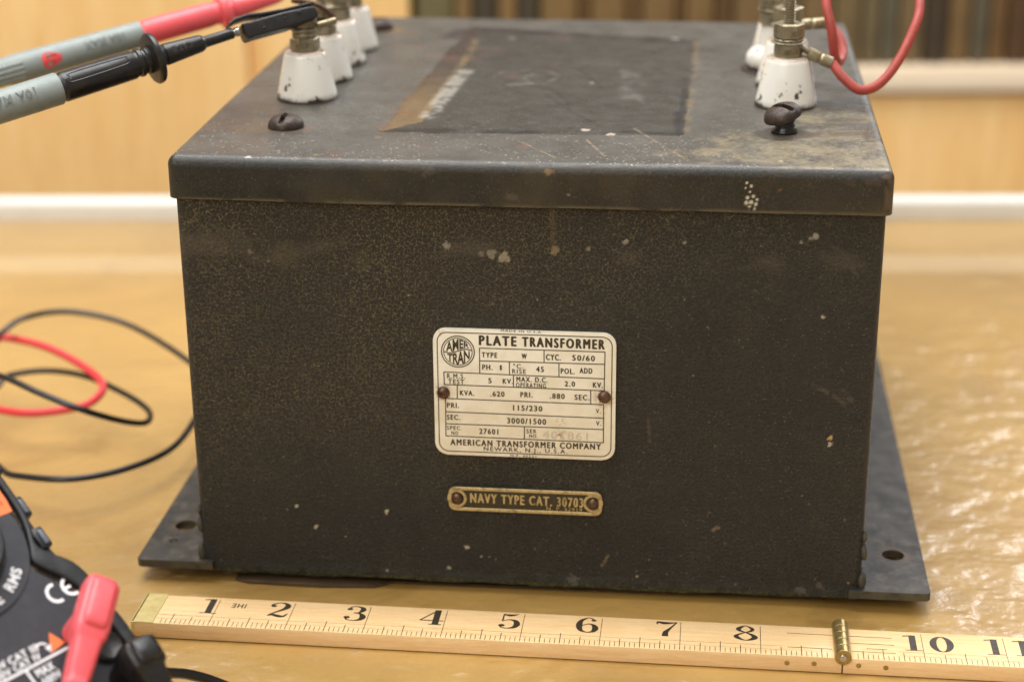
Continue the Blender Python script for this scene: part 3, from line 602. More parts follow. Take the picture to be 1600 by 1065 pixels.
for a in (('PLATE', 290, 474, 151, 47, 157, .07, None, 1.35), ('TRANSFORMER', 507, 918, 158, 46, 173, .07, None, 1.35), ('TYPE', 302, 378, 213, 25), ('W', 503, 527, 220, 25), ('CYC.', 626, 698, 226, 28), ('50/60', 758, 870, 229, 27), ('PH.', 305, 355, 275, 25), ('1', 394, 401, 277, 24),
          ('°C.', 460, 510, 268, 21), ('RISE', 455, 523, 294, 22), ('45', 576, 613, 286, 26), ('POL.', 700, 768, 295, 26), ('ADD', 795, 857, 293, 26), ('R.M.S.', 127, 217, 318, 23), ('TEST', 133, 212, 346, 23), ('5', 335, 350, 343, 25), ('KV.', 408, 457, 345, 24), ('MAX. D.C.', 477, 632, 335, 24), ('OPERATING', 474, 624, 364, 23),
          ('2.0', 720, 770, 359, 25), ('KV.', 862, 910, 365, 25), ('KVA.', 193, 263, 404, 24), ('.620', 345, 415, 409, 25), ('PRI.', 497, 556, 413, 25), ('.880', 645, 718, 420, 25), ('SEC.', 770, 843, 427, 26), ('PRI.', 127, 187, 466, 24), ('115/230', 460, 605, 480, 26), ('V.', 876, 900, 494, 22),
          ('SEC.', 127, 192, 526, 24), ('3000/1500', 430, 624, 545, 27), ('V.', 877, 902, 556, 22), ('SPEC', 126, 192, 577, 19), ('NO', 149, 182, 602, 17), ('27601', 290, 384, 598, 26), ('SER', 527, 576, 595, 20), ('NO.', 541, 582, 617, 17), ('AMERICAN TRANSFORMER COMPANY', 145, 900, 654, 29, 678, .06, None, 1.3), ('NEWARK, N.J., U.S.A.', 312, 732, 683, 20, 698),
          ('MADE IN U.S.A', 398, 600, 83, 10, 92), ('N.P. 45521', 446, 575, 712, 10, 718)): T(*a)
T('401861', 608, 835, 622, 38, 632, .01, st, 1.15)
# round emblem: AMER over TRAN, letters drawn out to fill the circle, parted by a wave
c0 = Z3(181, 185); R = abs(Z3(265, 185)[0]-c0[0])*.985
lg = MB(); circ = lambda r: [(c0[0]+r*math.cos(2*math.pi*k/48), c0[1]+r*math.sin(2*math.pi*k/48)) for k in range(48)]
lg.put(*ring_strip(circ(R), R*.07, ZT), FM); lg.put(*ring_strip(circ(R*.87), R*.05, ZT), FM)
wave = lambda x: .13*math.sin(x*3.2)+.04
wp = [(x, wave(x)) for x in np.linspace(-.84, .84, 24)]
for a, b in zip(wp[:-1], wp[1:]): lg.put(*bar((c0[0]+a[0]*R, c0[1]+a[1]*R), (c0[0]+b[0]*R, c0[1]+b[1]*R), R*.07, ZT+.00001), FM)
def emblem(s, up, xa, xb):
    V, F = text_mesh(s, .03, 1.0); V = V.copy(); mn, mx = V[:, 0].min(), V[:, 0].max(); X = xa+(V[:, 0]-mn)/(mx-mn)*(xb-xa); t = V[:, 1]/CAPH
    wv = np.array([wave(x) for x in X]); arc = np.sqrt(np.maximum(.80**2-X**2, .0))
    Y = (wv+.10+t*np.maximum(arc-wv-.10, .1)) if up else (-arc+t*(wv-.10+arc)); lg.put(np.stack([c0[0]+X*R, c0[1]+Y*R, np.full_like(X, ZT+.00002)], 1), F, FM)
emblem('AMER', True, -.72, .70); emblem('TRAN', False, -.66, .72)
ln.build('ruled_lines', 'ink', npl, False); tx.build('lettering', 'ink', npl, False); lg.build('emblem', 'ink', npl, False); st.build('stamped_number', 'stamp', npl, False)
def rivet(par, px, py, r, m='rivet'):
    u, z = front(px, py); V, F = lathe([(r, 0), (r*.97, r*.25), (r*.75, r*.5), (r*.4, r*.64), (r*.05, r*.68)], 24); MB().put(V, F, FM @ Matrix.Translation((u, z, TH))).build('rivet', m, par)
rivet(npl, 693.5, 611, .0021); rivet(npl, 944.5, 618, .0021)
x0, x1 = -.0258, .0258; y0, y1 = .0313, .0404
cpl = plate('catalogue_plate', x0, y0, x1, y1, .0024, .0007, 'plate_dark'); cpl['label'] = 'small dark plate with raised brass lettering and rim'
def tube_ring(P, r, z):
    n = len(P); V = []; F = []
    for i in range(n):
        a, b = np.array(P[i-1]), np.array(P[(i+1) % n]); t = (b-a)/np.linalg.norm(b-a); q = np.array((-t[1], t[0]))
        for k in range(8): an = 2*math.pi*k/8; V.append((P[i][0]+q[0]*r*math.cos(an), P[i][1]+q[1]*r*math.cos(an), z+r*.6*math.sin(an)))
    for i in range(n):
        for k in range(8): F.append((i*8+k, i*8+(k+1) % 8, ((i+1) % n)*8+(k+1) % 8, ((i+1) % n)*8+k))
    return V, F
mb = MB(); mb.put(*tube_ring(rrect(x0+.0008, y0+.0008, x1-.0008, y1-.0008, .0019, 8), .00062, .0007), FM)
for px, py in ((714.5, 776.5), (927, 785)):
    u, z = front(px, py); mb.put(*tube_ring([(u+.0028*math.cos(2*math.pi*k/32), z+.0028*math.sin(2*math.pi*k/32)) for k in range(32)], .0005, .0007), FM)
mb.build('raised_rim', 'gold', cpl)
tx = MB(); ZT = .00085
T('NAVY TYPE CAT. 30703', 245, 810, 944, 45, 970, .05); T('N. P. 52919', 628, 806, 983, 17, 991, .03, None, 1.2)
tx.build('lettering', 'gold', cpl, False); TH = .0007
rivet(cpl, 714.5, 776.5, .0019); rivet(cpl, 927, 785, .0019)
# --- sheet of card under the case
P = [(-.101, .001), (-.096, -.0006), (-.07, -.0012), (-.052, .0002), (-.046, .004), (-.02, .004), (.10, .006), (.10, .2), (-.10, .2)]
pad = add('cardboard_sheet', *prism(P, .0003, .0011, .0002), 'cardboard', None, True, 30); pad.rotation_euler = (0, 0, YAW); tag(pad, 'thin brown cardboard sheet peeking out under the transformer box', 'cardboard')
# ================================================================== folding rule
I = .0254; RX, RY, RA, RW, RT = -.12859, -.02569, -.11461, .0185, .0058
RULE = tag(empty('folding_rule', (RX, RY, 0), RA), 'boxwood folding rule with black inch numerals lying before the transformer', 'ruler')
def stick(xa, xb, m='rule_wood'):
    V, F = rbox(xb-xa, RW, RT-.0003, .0003, 2); o = add('leg', V, F, m, RULE, True, 30); o.location = ((xa+xb)/2, RW/2, (RT+.0003)/2); return o
la = stick(.0006, 9*I-.0002); lb = stick(9*I+.0002, 18*I)
M['brass'] = simple('rule_brass', (226, 206, 140), .35, .35, .12, 400, .08, (190, 160, 96), .4)
MB().put(*rbox(.0072, RW+.0002, .0003, .0001, 1), Matrix.Translation((.0036, RW/2, RT+.0001))).put(*rbox(.0011, RW+.0004, RT+.0001, .0002, 2), Matrix.Translation((.0003, RW/2, RT/2+.0002))).put(*rbox(.0030, .0003, .0012, .0001, 1), Matrix.Translation((.0052, 0, .0010))).build('end_cap', 'brass', RULE)
hb_ = MB(); hl = RW+.0016; n = 5; r = .0026
for k in range(n):
    a, b = -.0008+hl*k/n+.00005, -.0008+hl*(k+1)/n-.00005
    hb_.put(*lathe([(r*.97, 0), (r, .00012), (r, b-a-.00012), (r*.97, b-a)], 28), frame((9*I, a, RT+.0006), (0, 1, 0)))
M['hinge'] = simple('hinge_brass', (176, 152, 96), .34, .7, .25, 500, .15, (120, 98, 56), .5)
hg = hb_.build('hinge', 'hinge', RULE, True, 15); MB().put(*lathe([(.0012, 0), (.0012, .0006), (.0010, .0008)], 20), frame((9*I, -.0006, RT+.0006), (0, -1, 0))).build('hinge_pin', 'steel', hg)
for q in (-.0172, -.0088, .0049, .0133):
    pn = MB().put(*lathe([(.00085, 0), (.0008, .00025), (.0005, .0003)], 14), frame((9*I+q, .0001, RT*.62-.0003*abs(q)/.01), (0, -1, 0))).build('brass_pin', 'hinge', hg)
mk = MB(); zt = RT+.00004; mb9 = lambda k: abs(k/16-9) < .14
def tick(x, a, b, wd): mk.put(*bar((x, a), (x, b), wd, zt), None)
for k in range(6, 16*12):
    x = k*I/16+RNG.normal(0, .00004); f = k % 16
    if mb9(k): continue
    if f == 0: tick(x, .0002, .0172, .00020) if k != 144 else None
    else: tick(x, .0002, .0065 if f == 8 else .0050 if f % 4 == 0 else .0030+RNG.normal(0, .00012), .00024 if f % 4 == 0 else .00019)
for y, a, b in ((.0033, .3, 8.3), (.0056, .3, 8.3), (.0033, 9.7, 12), (.0056, 9.7, 12)): mk.put(*bar((a*I, y), (b*I, y), .00008, zt+.00001))
for y, a, b in ((.0138, 8.33, 8.9), (.0138, 9.1, 9.63), (.0095, 9.1, 9.65), (.0052, 8.33, 8.88), (.0045, 9.12, 9.65), (.0066, 9.3, 9.55)): mk.put(*bar((a*I, y), (b*I, y), .00026, zt+.00001))
M['rule_ink'] = simple('rule_ink', (58, 48, 34), .55, 0, .3, 900, 0)
mk.build('graduation_marks', 'rule_ink', RULE, False)['kind'] = 'stuff'
DIG = {'1': ([[(.38, 0, .2), (.38, 1, .2)], [(.12, .02, .04), (.66, .02, .04)], [(.1, .93, .05), (.38, .98, .06)]], []),
 '2': ([[(.1, .74, .12), (.12, .86, .07), (.34, .98, .05), (.54, .88, .14), (.58, .70, .2), (.46, .5, .12), (.2, .24, .06), (.06, .06, .05)], [(.06, .06, .05), (.2, .13, .12), (.4, .06, .16), (.56, .05, .1), (.66, .24, .04)]], [(.15, .73, .09)]),
 '3': ([[(.12, .78, .1), (.2, .94, .05), (.36, .98, .05), (.54, .88, .14), (.56, .73, .18), (.46, .57, .08), (.3, .53, .04)], [(.3, .53, .04), (.5, .5, .09), (.62, .3, .2), (.56, .1, .14), (.36, .02, .05), (.16, .06, .05), (.08, .2, .08)]], [(.15, .78, .09), (.13, .22, .1)]),
 '4': ([[(.5, 0, .2), (.5, 1, .2)], [(.5, 1, .05), (.02, .3, .05)], [(.0, .28, .05), (.74, .28, .05)], [(.3, .02, .04), (.7, .02, .04)]], []),
 '5': ([[(.16, .98, .05), (.14, .5, .05)], [(.15, .95, .06), (.36, .9, .14), (.56, .97, .05), (.6, 1., .03)], [(.14, .5, .04), (.34, .6, .05), (.54, .52, .15), (.6, .3, .2), (.52, .1, .14), (.32, .02, .05), (.14, .07, .05), (.08, .2, .08)]], [(.14, .2, .1)]),
 '6': ([[(.54, .86, .06), (.46, .96, .05), (.34, .98, .05), (.16, .8, .13), (.1, .48, .2), (.16, .15, .14), (.36, .02, .05), (.54, .1, .13), (.6, .3, .2), (.54, .5, .13), (.38, .58, .05), (.2, .46, .04)]], [(.53, .83, .08)]),
 '7': ([[(.06, .82, .04), (.1, .95, .1), (.28, .9, .16), (.48, .92, .1), (.66, .97, .04)], [(.66, .97, .04), (.46, .55, .08), (.34, .3, .16), (.32, .02, .2)]], []),
 '8': ([[(.34, .54, .04), (.16, .66, .12), (.14, .8, .15), (.34, .98, .05), (.54, .8, .12), (.5, .64, .1), (.34, .54, .04)], [(.34, .54, .04), (.1, .36, .1), (.08, .2, .16), (.34, .02, .05), (.6, .18, .18), (.56, .36, .14), (.34, .54, .04)]], []),
 '0': ([[(.34+.25*math.cos(a), .5+.48*math.sin(a), .04+.17*abs(math.cos(a))**1.3) for a in np.linspace(math.pi/2, 2.5*math.pi, 17)]], [])}
def numeral(d, x, y, h, wdt):
    mb = MB(); st_, balls = DIG[d]; z = zt
    for s_ in st_:
        z += .000004; Q = catmull(s_, 7) if len(s_) > 2 else [np.array(p, float) for p in s_]; V = []; F = []
        for i, q in enumerate(Q):
            t = Q[min(i+1, len(Q)-1)][:2]-Q[max(i-1, 0)][:2]; t = t/np.linalg.norm(t); nn = np.array((-t[1], t[0]))*max(q[2], .03)/2
            for sg in (1, -1): p = q[:2]+sg*nn; V.append((x+p[0]*wdt/.68, y+p[1]*h, z))
        F = [(2*i, 2*i+1, 2*i+3, 2*i+2) for i in range(len(Q)-1)]; mb.put(V, F)
    for bx, by, br in balls:
        z += .000004; mb.put([(x+(bx+br*math.cos(a))*wdt/.68, y+by*h+br*math.sin(a)*h*.8, z) for a in np.linspace(0, 2*math.pi, 16, endpoint=False)], [tuple(range(16))])
    mb.build('numeral', 'rule_ink', RULE, False)
for k in range(1, 9): numeral(str(k), k*I-(.0062 if k == 1 else .0083), .0078, .0094, .0072)
for k in (10, 11):
    numeral('1', k*I-.0070, .0068, .0094, .0072); numeral(str(k)[1], k*I+(.0024 if k == 10 else .0018), .0068, .0094, .0072)
tx = MB(); put_text(tx, 'IHE', 0, .0046, 0, .0028, zt, 0, .02, 1.2); ob = tx.build('maker_mark', 'rule_ink', RULE, False); ob.location = (1.37*I, .0150, 0); ob.rotation_euler = (0, 0, math.pi)
# ================================================================== multimeter on its stand
psi, al = math.radians(53), math.radians(40)
ME = np.array([math.cos(psi), math.sin(psi), 0]); MU = np.array([-math.sin(psi)*math.cos(al), math.cos(psi)*math.cos(al), math.sin(al)]); MN = np.cross(ME, MU)
MO = CAM+ray(95, 920)*.51; MS = .51/.495
MM = Matrix(((ME[0], MU[0], MN[0], MO[0]), (ME[1], MU[1], MN[1], MO[1]), (ME[2], MU[2], MN[2], MO[2]), (0, 0, 0, 1))) @ Matrix.Scale(MS, 4)
def fc(x, y, h=0.0):
    d = ray(x, y); o = MO+MN*h*MS; t = ((o-CAM)@MN)/(d@MN); P = CAM+t*d-MO; return P@ME/MS, P@MU/MS, h
base_pt = MO-MU*.06-MN*.03
METER = tag(empty('multimeter', (base_pt[0], base_pt[1], 0)), 'black handheld multimeter with ribbed bumper propped up beside the rule', 'multimeter')
METER.matrix_world = Matrix.Translation((base_pt[0], base_pt[1], 0))
MI = Matrix.Translation((-base_pt[0], -base_pt[1], 0)) @ MM   # meter face frame -> meter object frame
XC = -.021
def mirror(P): return P+[(2*XC-x, y) for x, y in P[::-1]]
rimo = [(.0095, -.055), (.0102, -.037), (.0102, -.0229), (.0103, -.0152), (.0095, -.0073), (.0097, -.0015), (.0080, .0055), (.0020, .0135), (.0038, .0200), (.0052, .0270), (.0056, .0400), (.0060, .0600), (.0066, .0900), (.006, .104), (.001, .110)]
inn = [(.0060, -.052), (.0064, -.037), (.0062, -.016), (.0052, -.0035), (.0030, .0022), (-.0020, .0100), (-.0002, .0150), (.0022, .0210), (.0034, .0280), (.0036, .0400), (.0040, .0600), (.0044, .0900), (.003, .102), (-.001, .106)]
half = catmull(rimo, 4); outer = mirror([tuple(p) for p in half]); inner = mirror([tuple(p) for p in catmull(inn, 4)])
bo = mirror([(max(x, .0066) if y > .012 and y < .1 else x, y) for x, y in rimo]); mb = MB(); mb.put(*prism(bo, -.0237, -.0030, .0008), MI); body = mb.build('body', 'rubber', METER, True, 35)
# raised bumper lip between outer and inner outline
bm = bmesh.new(); es = []
for ring in (outer, inner):
    vs = [bm.verts.new((x, y, .0008)) for x, y in ring]; es += [bm.edges.new((vs[i], vs[(i+1) % len(vs)])) for i in range(len(vs))]
bmesh.ops.triangle_fill(bm, edges=es, use_beauty=True)
from mathutils.geometry import intersect_point_line
def pin(p, poly):
    c = False; n = len(poly)
    for i in range(n):
        x1, y1 = poly[i]; x2, y2 = poly[i-1]
        if (y1 > p[1]) != (y2 > p[1]) and p[0] < (x2-x1)*(p[1]-y1)/(y2-y1)+x1: c = not c
    return c
bmesh.ops.delete(bm, geom=[f for f in bm.faces if pin(f.calc_center_median(), inner)], context='FACES')
g = bmesh.ops.extrude_face_region(bm, geom=bm.faces[:]); bmesh.ops.translate(bm, vec=(0, 0, -.0045), verts=[v for v in g['geom'] if isinstance(v, bmesh.types.BMVert)])
bmesh.ops.recalc_face_normals(bm, faces=bm.faces[:])
te = [e for e in bm.edges if all(v.co.z > .0005 for v in e.verts) and len(e.link_faces) == 2 and abs(e.link_faces[0].normal.z-e.link_faces[1].normal.z) > .5]
bmesh.ops.bevel(bm, geom=te, offset=.0007, segments=3, profile=.5, affect='EDGES'); bm.transform(MI)
me = bpy.data.meshes.new('bumper'); bm.to_mesh(me); bm.free(); bumper = link('bumper', me, 'rubber', METER, True, 40)
for k, (yy, xx) in enumerate(((.0270, .0056), (.0165, .0052), (.0420, .0060), (.0550, .0062), (.0680, .0064))):
    for sg in (1, -1):
        xx2 = xx if sg > 0 else 2*XC-xx
        MB().put(*rbox(.0040, .0068, .014, .0008, 2), MI @ Matrix.Translation((xx2+sg*.0008, yy, -.0086))).build('grip_rib', 'rubber', bumper)
        MB().put(*rbox(.0016, .0046, .0010, .0003, 2), MI @ Matrix.Translation((xx2+sg*.0010, yy-.0002, -.0014))).build('grip_pad', 'dullgrey', bumper)
mb = MB(); mb.put(*prism(inner, -.0040, -.0012, .0), MI); mb.build('dusty_gap', 'dust', METER, True, 30)
fi = [(XC+(x-XC)*.90, y-.0012 if y > .09 else y) for x, y in inner]
mb = MB(); mb.put(*prism(fi, -.0030, -.0004, .0004), MI); face = mb.build('face_plate', 'meter', METER, True, 30)
dc = (-.0212, .0236); cir = lambda r, n=64: [(dc[0]+r*math.cos(2*math.pi*k/n), dc[1]+r*math.sin(2*math.pi*k/n)) for k in range(n)]
mb = MB(); mb.put(*prism(cir(.0222), -.0004, .0002, .0002), MI); dial_ring = mb.build('dial_label_ring', 'meter', face, True, 30)
mb = MB(); mb.put(*lathe([(.0156, .0001), (.0156, .0007), (.0148, .0009), (.0142, .0006), (.0142, .0001)], 64), MI @ Matrix.Translation((dc[0], dc[1], 0))); mb.build('dial_groove', 'rubber', face)
mb = MB(); mb.put(*lathe([(.0138, 0), (.0138, .005), (.0130, .0060), (.001, .0060)], 48), MI @ Matrix.Translation((dc[0], dc[1], .0001))); mb.put(*rbox(.006, .026, .006, .0012, 3), MI @ Matrix.Translation((dc[0], dc[1], .0075))); mb.build('dial_knob', 'rubber', METER, True, 35)
mb = MB(); mb.put(*prism([(-.0035, .0264), (.0018, .0262), (.0024, .0300), (.0024, .0420), (-.0040, .0420), (-.0058, .0360)], -.0003, .00028, .0), MI); orange = mb.build('orange_label', 'orange', face, False)
tx = MB(); zf = -.0004+.00005
put_text(tx, 'HZ', -.0016, .0010, .0291, .0011, .00034, 0, .0, 1.1, MI); tx.build('black_lettering', 'black', face, False)
pr = MB()
def arcletter(s, r, a0, da, h, z):                      # letters set around the dial
    for i, ch in enumerate(s):
        if ch == ' ': continue
        V, F = text_mesh(ch, .03); wdt = (V[:, 0].max()-V[:, 0].min())/CAPH*h; a = math.radians(a0+da*i)
        m = MI @ Matrix.Translation((dc[0]+r*math.cos(a), dc[1]+r*math.sin(a), z)) @ Matrix.Rotation(a+math.pi/2, 4, 'Z')
        pr.put(np.stack([(V[:, 0]-V[:, 0].min())/CAPH*h-wdt/2, V[:, 1]/CAPH*h-h/2, np.zeros(len(V))], 1), F, m)
arcletter('TRUE RMS', .0188, -103, 8.2, .0028, .00026)
# CE mark: two rounded letters
def arc_strip(cx_, cy_, r, a0, a1, wd, z):
    A = np.linspace(math.radians(a0), math.radians(a1), 24); V = []; F = []
    for a in A: V += [(cx_+(r+wd/2)*math.cos(a), cy_+(r+wd/2)*math.sin(a), z), (cx_+(r-wd/2)*math.cos(a), cy_+(r-wd/2)*math.sin(a), z)]
    return V, [(2*i, 2*i+1, 2*i+3, 2*i+2) for i in range(23)]
pr.put(*arc_strip(-.0016, -.0002, .0026, 75, 285, .0010, zf), MI); pr.put(*arc_strip(.0036, -.0002, .0026, 75, 285, .0010, zf), MI); pr.put(*bar((.0011, -.0002), (.0034, -.0002), .0009, zf+.00001), MI)
def mline(a, b, wd=.0007): pr.put(*bar(a, b, wd, zf), MI)
mline((-.0105, -.0152), (-.0420, -.0152)); mline((-.0226, -.0152), (-.0226, -.0340)); mline((-.0105, -.0152), (-.0060, -.0152)); 
for s, xa, xb, y, h in (('1000V', -.0336, -.0262, -.0121, .0020), ('CAT III', -.0252, -.0160, -.0121, .0020), ('600V', -.0330, -.0262, -.0145, .0019), ('CAT IV', -.0252, -.0166, -.0145, .0019), ('MAX', -.0206, -.0150, -.0186, .0022), ('600V', -.0206, -.0146, -.0214, .0021), ('V %', .0010, .0048, -.0120, .0017)):
    put_text(pr, s, xa, xb, y, h, zf+.00001, 0, .05, 1.1, MI)
pr.put(*arc_strip(-.0150, -.0125, .0018, 20, 130, .0006, zf), MI); pr.put([(-.0142, -.0124, zf), (-.0118, -.0120, zf), (-.0132, -.0144, zf)], [(0, 1, 2)], MI)
pr.build('white_lettering', 'white_print', face, False)
mb = MB(); a, b, c = fc(77, 986), fc(80, 1019), fc(100, 1003); mb.put([(a[0], a[1], zf), (b[0], b[1], zf), (c[0]+.0006, c[1], zf)], [(0, 1, 2)], MI); mb.build('warning_triangle', 'orange', face, False)
mb = MB()                                                # folding stand behind the meter
A = Vector(MO+MU*.072-MN*.024); B = Vector((A.x+.030*-MN[0]*2.2, A.y-.030*MN[1]*2.2, 0)); B.z = .0016
d_ = B-A; mb.put(*rbox(.040, d_.length, .0028, .001, 2), Matrix.Translation((-base_pt[0], -base_pt[1], 0)) @ (Matrix.Translation((A+B)/2) @ Matrix((tuple((ME[i], d_.normalized()[i], Vector(ME).cross(d_.normalized())[i]) for i in range(3)))).to_4x4())); mb.build('stand', 'rubber', METER, True, 35)
for q in ((.0010, -.0200), (-.0170, -.0260), (-.0350, -.0260)):
    MB().put(*lathe([(.0030, 0), (.0048, 0), (.0048, .0012), (.0040, .0016), (.0030, .0012)], 28), MI @ Matrix.Translation((q[0], q[1], -.0004))).build('socket', 'black', METER)
# ================================================================== test leads (plug, cable and probe are one thing)
def sweep(sections, close=True):
    """sections: list of (centre, xaxis, yaxis, half-width, half-height, corner) -> rounded-rect loft"""
    V = []; F = []; n = None
    for c, xa, ya, hw, hh, r in sections:
        P = rrect(-hw, -hh, hw, hh, min(r, hw*.98, hh*.98), 4); n = len(P)
        for p in P: V.append(tuple(np.array(c)+np.array(xa)*p[0]+np.array(ya)*p[1]))
    for i in range(len(sections)-1):
        for k in range(n): F.append((i*n+k, i*n+(k+1) % n, (i+1)*n+(k+1) % n, (i+1)*n+k))
    F.append(tuple(range(n))[::-1]); F.append(tuple((len(sections)-1)*n+k for k in range(n))); return V, F
def along(A, B, prof, seg=32):
    A = np.array(A); B = np.array(B); return lathe([(r, t*np.linalg.norm(B-A)) for t, r in prof], seg), frame(A, B-A, UP)
def probe(root, A, B, parts):
    for name, m, prof in parts:
        (V, F), mt = along(A, B, prof); MB().put(V, F, mt).build(name, m, root, True, 35)
def rod_text(mb, s, A, B, t, r, h, width, side, flip):   # moulded letters wrapped on a round handle
    A = Vector(A); B = Vector(B); ax = (B-A).normalized(); tc = (Vector(CAM)-A-ax*(Vector(CAM)-A).dot(ax)).normalized(); sd = ax.cross(tc)
    V, F = text_mesh(s, .02, 1.1); mn, mx = V[:, 0].min(), V[:, 0].max(); out = []
    for v in V:
        a = (v[0]-mn)/(mx-mn)*width-width/2; b = (v[1]/CAPH-.5)*h
        if flip: a, b = -a, -b
        th = b/r+side; p = A+ax*((B-A).length*t+a)+tc*(r+.00026)*math.cos(th)-sd*(r+.00026)*math.sin(th); out.append(tuple(p))
    mb.put(out, F)
def plug(root, cab_m, mat_, px_top, px_bot, w0, h0):
    A = np.array(fc(*px_top, h0)); B = np.array(fc(*px_bot, h0)); ax = (B-A)/np.linalg.norm(B-A); side = np.cross(np.array([0, 0, 1]), ax); nz = np.array([0, 0, 1.])
    Lp = np.linalg.norm(B-A); S = []
    for t, hw, hh in ((0, .55, .5), (.015, .80, .72), (.06, .98, .92), (.12, 1, 1), (.40, 1, 1), (.46, .96, .96), (.485, .86, .86), (.52, .80, .80), (.76, .70, .74), (.79, .62, .66), (.80, .70, .70), (.84, .70, .70), (.85, .60, .62), (1.0, .52, .58)):
        S.append((A+ax*Lp*t, side, nz, w0*hw, w0*.82*hh, w0*.38))
    Lm = lambda p: tuple(MM @ Vector(p))
    V, F = sweep(S); head = MB().put(V, F, MM).build('plug', mat_, root, True, 50)
    S = [(A+ax*Lp*t, side, nz, w0*.72*k, w0*.98*k2, w0*.3) for t, k, k2 in ((.05, .8, .92), (.07, .95, .98), (.10, 1, 1.08), (.36, 1, 1.10), (.40, .96, 1.06), (.42, .9, .9))]
    V, F = sweep(S); MB().put(V, F, MM).build('grip_panel', mat_, head, True, 50)
    c = A+ax*Lp*.24; MB().put(*lathe([(.0040, -h0+.0002), (.0040, 0)], 20), MM @ Matrix.Translation((c[0], c[1], c[2]))).build('plug_sleeve', mat_, head)
    return Lm(B), Vector(Lm(B))-Vector(Lm(A))
# black lead
BL = tag(empty('black_test_lead', tuple(on_z(110, 748, 0))), 'black test lead, its probe clipped to the front white terminal', 'test lead')
def root_fix(r):                                         # meshes are made in world space; keep the empty on the table
    for o in r.children: o.matrix_parent_inverse = r.matrix_basis.inverted()
A = at_depth(-150, 215, .572); B = at_depth(372, 49.5, .622); LB = np.linalg.norm(B-A)
tt = lambda px: np.interp(px, [-150, 372], [0, 1])
pw = lambda d: d/2/4600                                  # pixel width -> radius in metres
g0, g1 = tt(82), tt(232)
probe(BL, A, B, [('handle', 'grey', [(0, pw(44)), (.01, pw(48)), (g0-.004, pw(49)), (g0, pw(46))]),
  ('barrel', 'black', [(g0-.001, pw(42)), (g0+.004, pw(42)), (g0+.010, pw(46)), (g0+.014, pw(46)), (tt(197), pw(44)), (tt(200), pw(40)), (tt(204), pw(40)), (tt(206), pw(44)), (tt(211), pw(44)), (tt(213), pw(39)), (tt(216), pw(39)), (tt(218), pw(43)), (tt(226), pw(43)), (g1, pw(41))]),
  ('finger_guard', 'black', [(tt(224), pw(38)), (tt(226), pw(74)), (tt(229), pw(80)), (tt(233), pw(80)), (tt(236), pw(77)), (tt(239), pw(41)), (tt(242), pw(36)), (tt(248), pw(32))]),
  ('tip_sleeve', 'black', [(tt(247), pw(30)), (tt(249), pw(34)), (tt(253), pw(34)), (tt(308), pw(27)), (tt(312), pw(24)), (tt(314), pw(20)), (tt(316), pw(18)), (tt(362), pw(17)), (tt(363), pw(15))]),
  ('metal_neck', 'steel', [(tt(360), pw(12)), (tt(366), pw(12)), (tt(367), pw(15)), (tt(372), pw(15)), (tt(373), pw(12)), (tt(384), pw(12))])])
tx = MB(); rod_text(tx, '10A MAX', A, B, tt(4), pw(49), .0032, .0170, .22, True); tx.build('moulded_lettering', 'grey_dark', BL, False)
tx = MB(); rod_text(tx, 'CAT II', A, B, tt(275), pw(33), .0022, .0070, .25, True); tx.build('moulded_lettering', 'black_raised', BL, False)
# panel lines moulded in the barrel
Av, Bv = Vector(A), Vector(B); ax = (Bv-Av).normalized(); tc = (Vector(CAM)-Av-ax*(Vector(CAM)-Av).dot(ax)).normalized(); sd = ax.cross(tc)
def on_rod(t, b, r): th = b/r; return tuple(Av+ax*LB*t+tc*r*math.cos(th)-sd*r*math.sin(th))
pl = [(tt(97), .0026), (tt(101), .0040), (tt(180), .0038), (tt(187), .0030), (tt(187), .0018), (tt(180), .0008), (tt(101), .0006), (tt(97), .0016)]
rr_ = lambda t: np.interp(t, [g0+.014, tt(197)], [pw(46), pw(44)])
MB().put(*tube([on_rod(t, b, rr_(t)) for t, b in pl]+[on_rod(pl[0][0], pl[0][1], rr_(pl[0][0]))], .00022, 6, 5)).build('barrel_panel_edge', 'black', BL)
# crocodile clip
cA = np.array(at_depth(378, 53, .623)); cB = np.array(at_depth(494, 22, .634)); cx_ = (cB-cA)/np.linalg.norm(cB-cA); cn = -FWD; cy_ = np.cross(cn, cx_); cy_ /= np.linalg.norm(cy_); cn = np.cross(cx_, cy_); Lc = np.linalg.norm(cB-cA)
clip = MB().put(*sweep([(cA+cx_*Lc*t+cy_*o*.001, cy_, cn, hw, .0034*f, .0007) for t, hw, f, o in ((0, .0023, .8, .1), (.02, .0028, 1, 0), (.08, .0029, 1, 0), (.1, .0027, 1, 0), (.55, .0028, 1, .1), (.9, .0024, .9, .2), (.98, .0019, .8, .3), (1, .0012, .6, .4))])).build('clip', 'black', BL, True, 40)
MB().put(*sweep([(cA+cx_*Lc*t+cy_*o, cy_, cn, .0006, .0028, .0004) for t, o in ((-.14, .0036), (-.05, .0046), (.12, .0050), (.30, .0043), (.6, .0036), (.98, .0034))])).build('clip_lever', 'black', clip, True, 40)
for t, b in ((.26, -.0008), (.55, .0006), (.75, .0012)): MB().put(*rbox(.0010, .0006, .0004, .0001, 1), frame(tuple(cA+cx_*Lc*t+cy_*b+cn*.0034), cn, cx_)).build('clip_dimple', 'goo', clip)
MB().put(*lathe([(.0012, 0), (.0012, .007)], 12), frame(tuple(cA+cx_*Lc*.96-cy_*.004), cx_)).build('clip_jaw', 'lug', clip)
pb, pd = plug(BL, 'black_cable', 'black', (205, 1003), (262, 1095), .0052, .0115)
pts = [tuple(np.array(pb)-np.array(pd.normalized())*.004)]
C3 = lambda q: tuple(on_z(*q[:2], q[2]))
tail = [C3(q) for q in ((300, 1072, .020), (360, 1078, .012))]
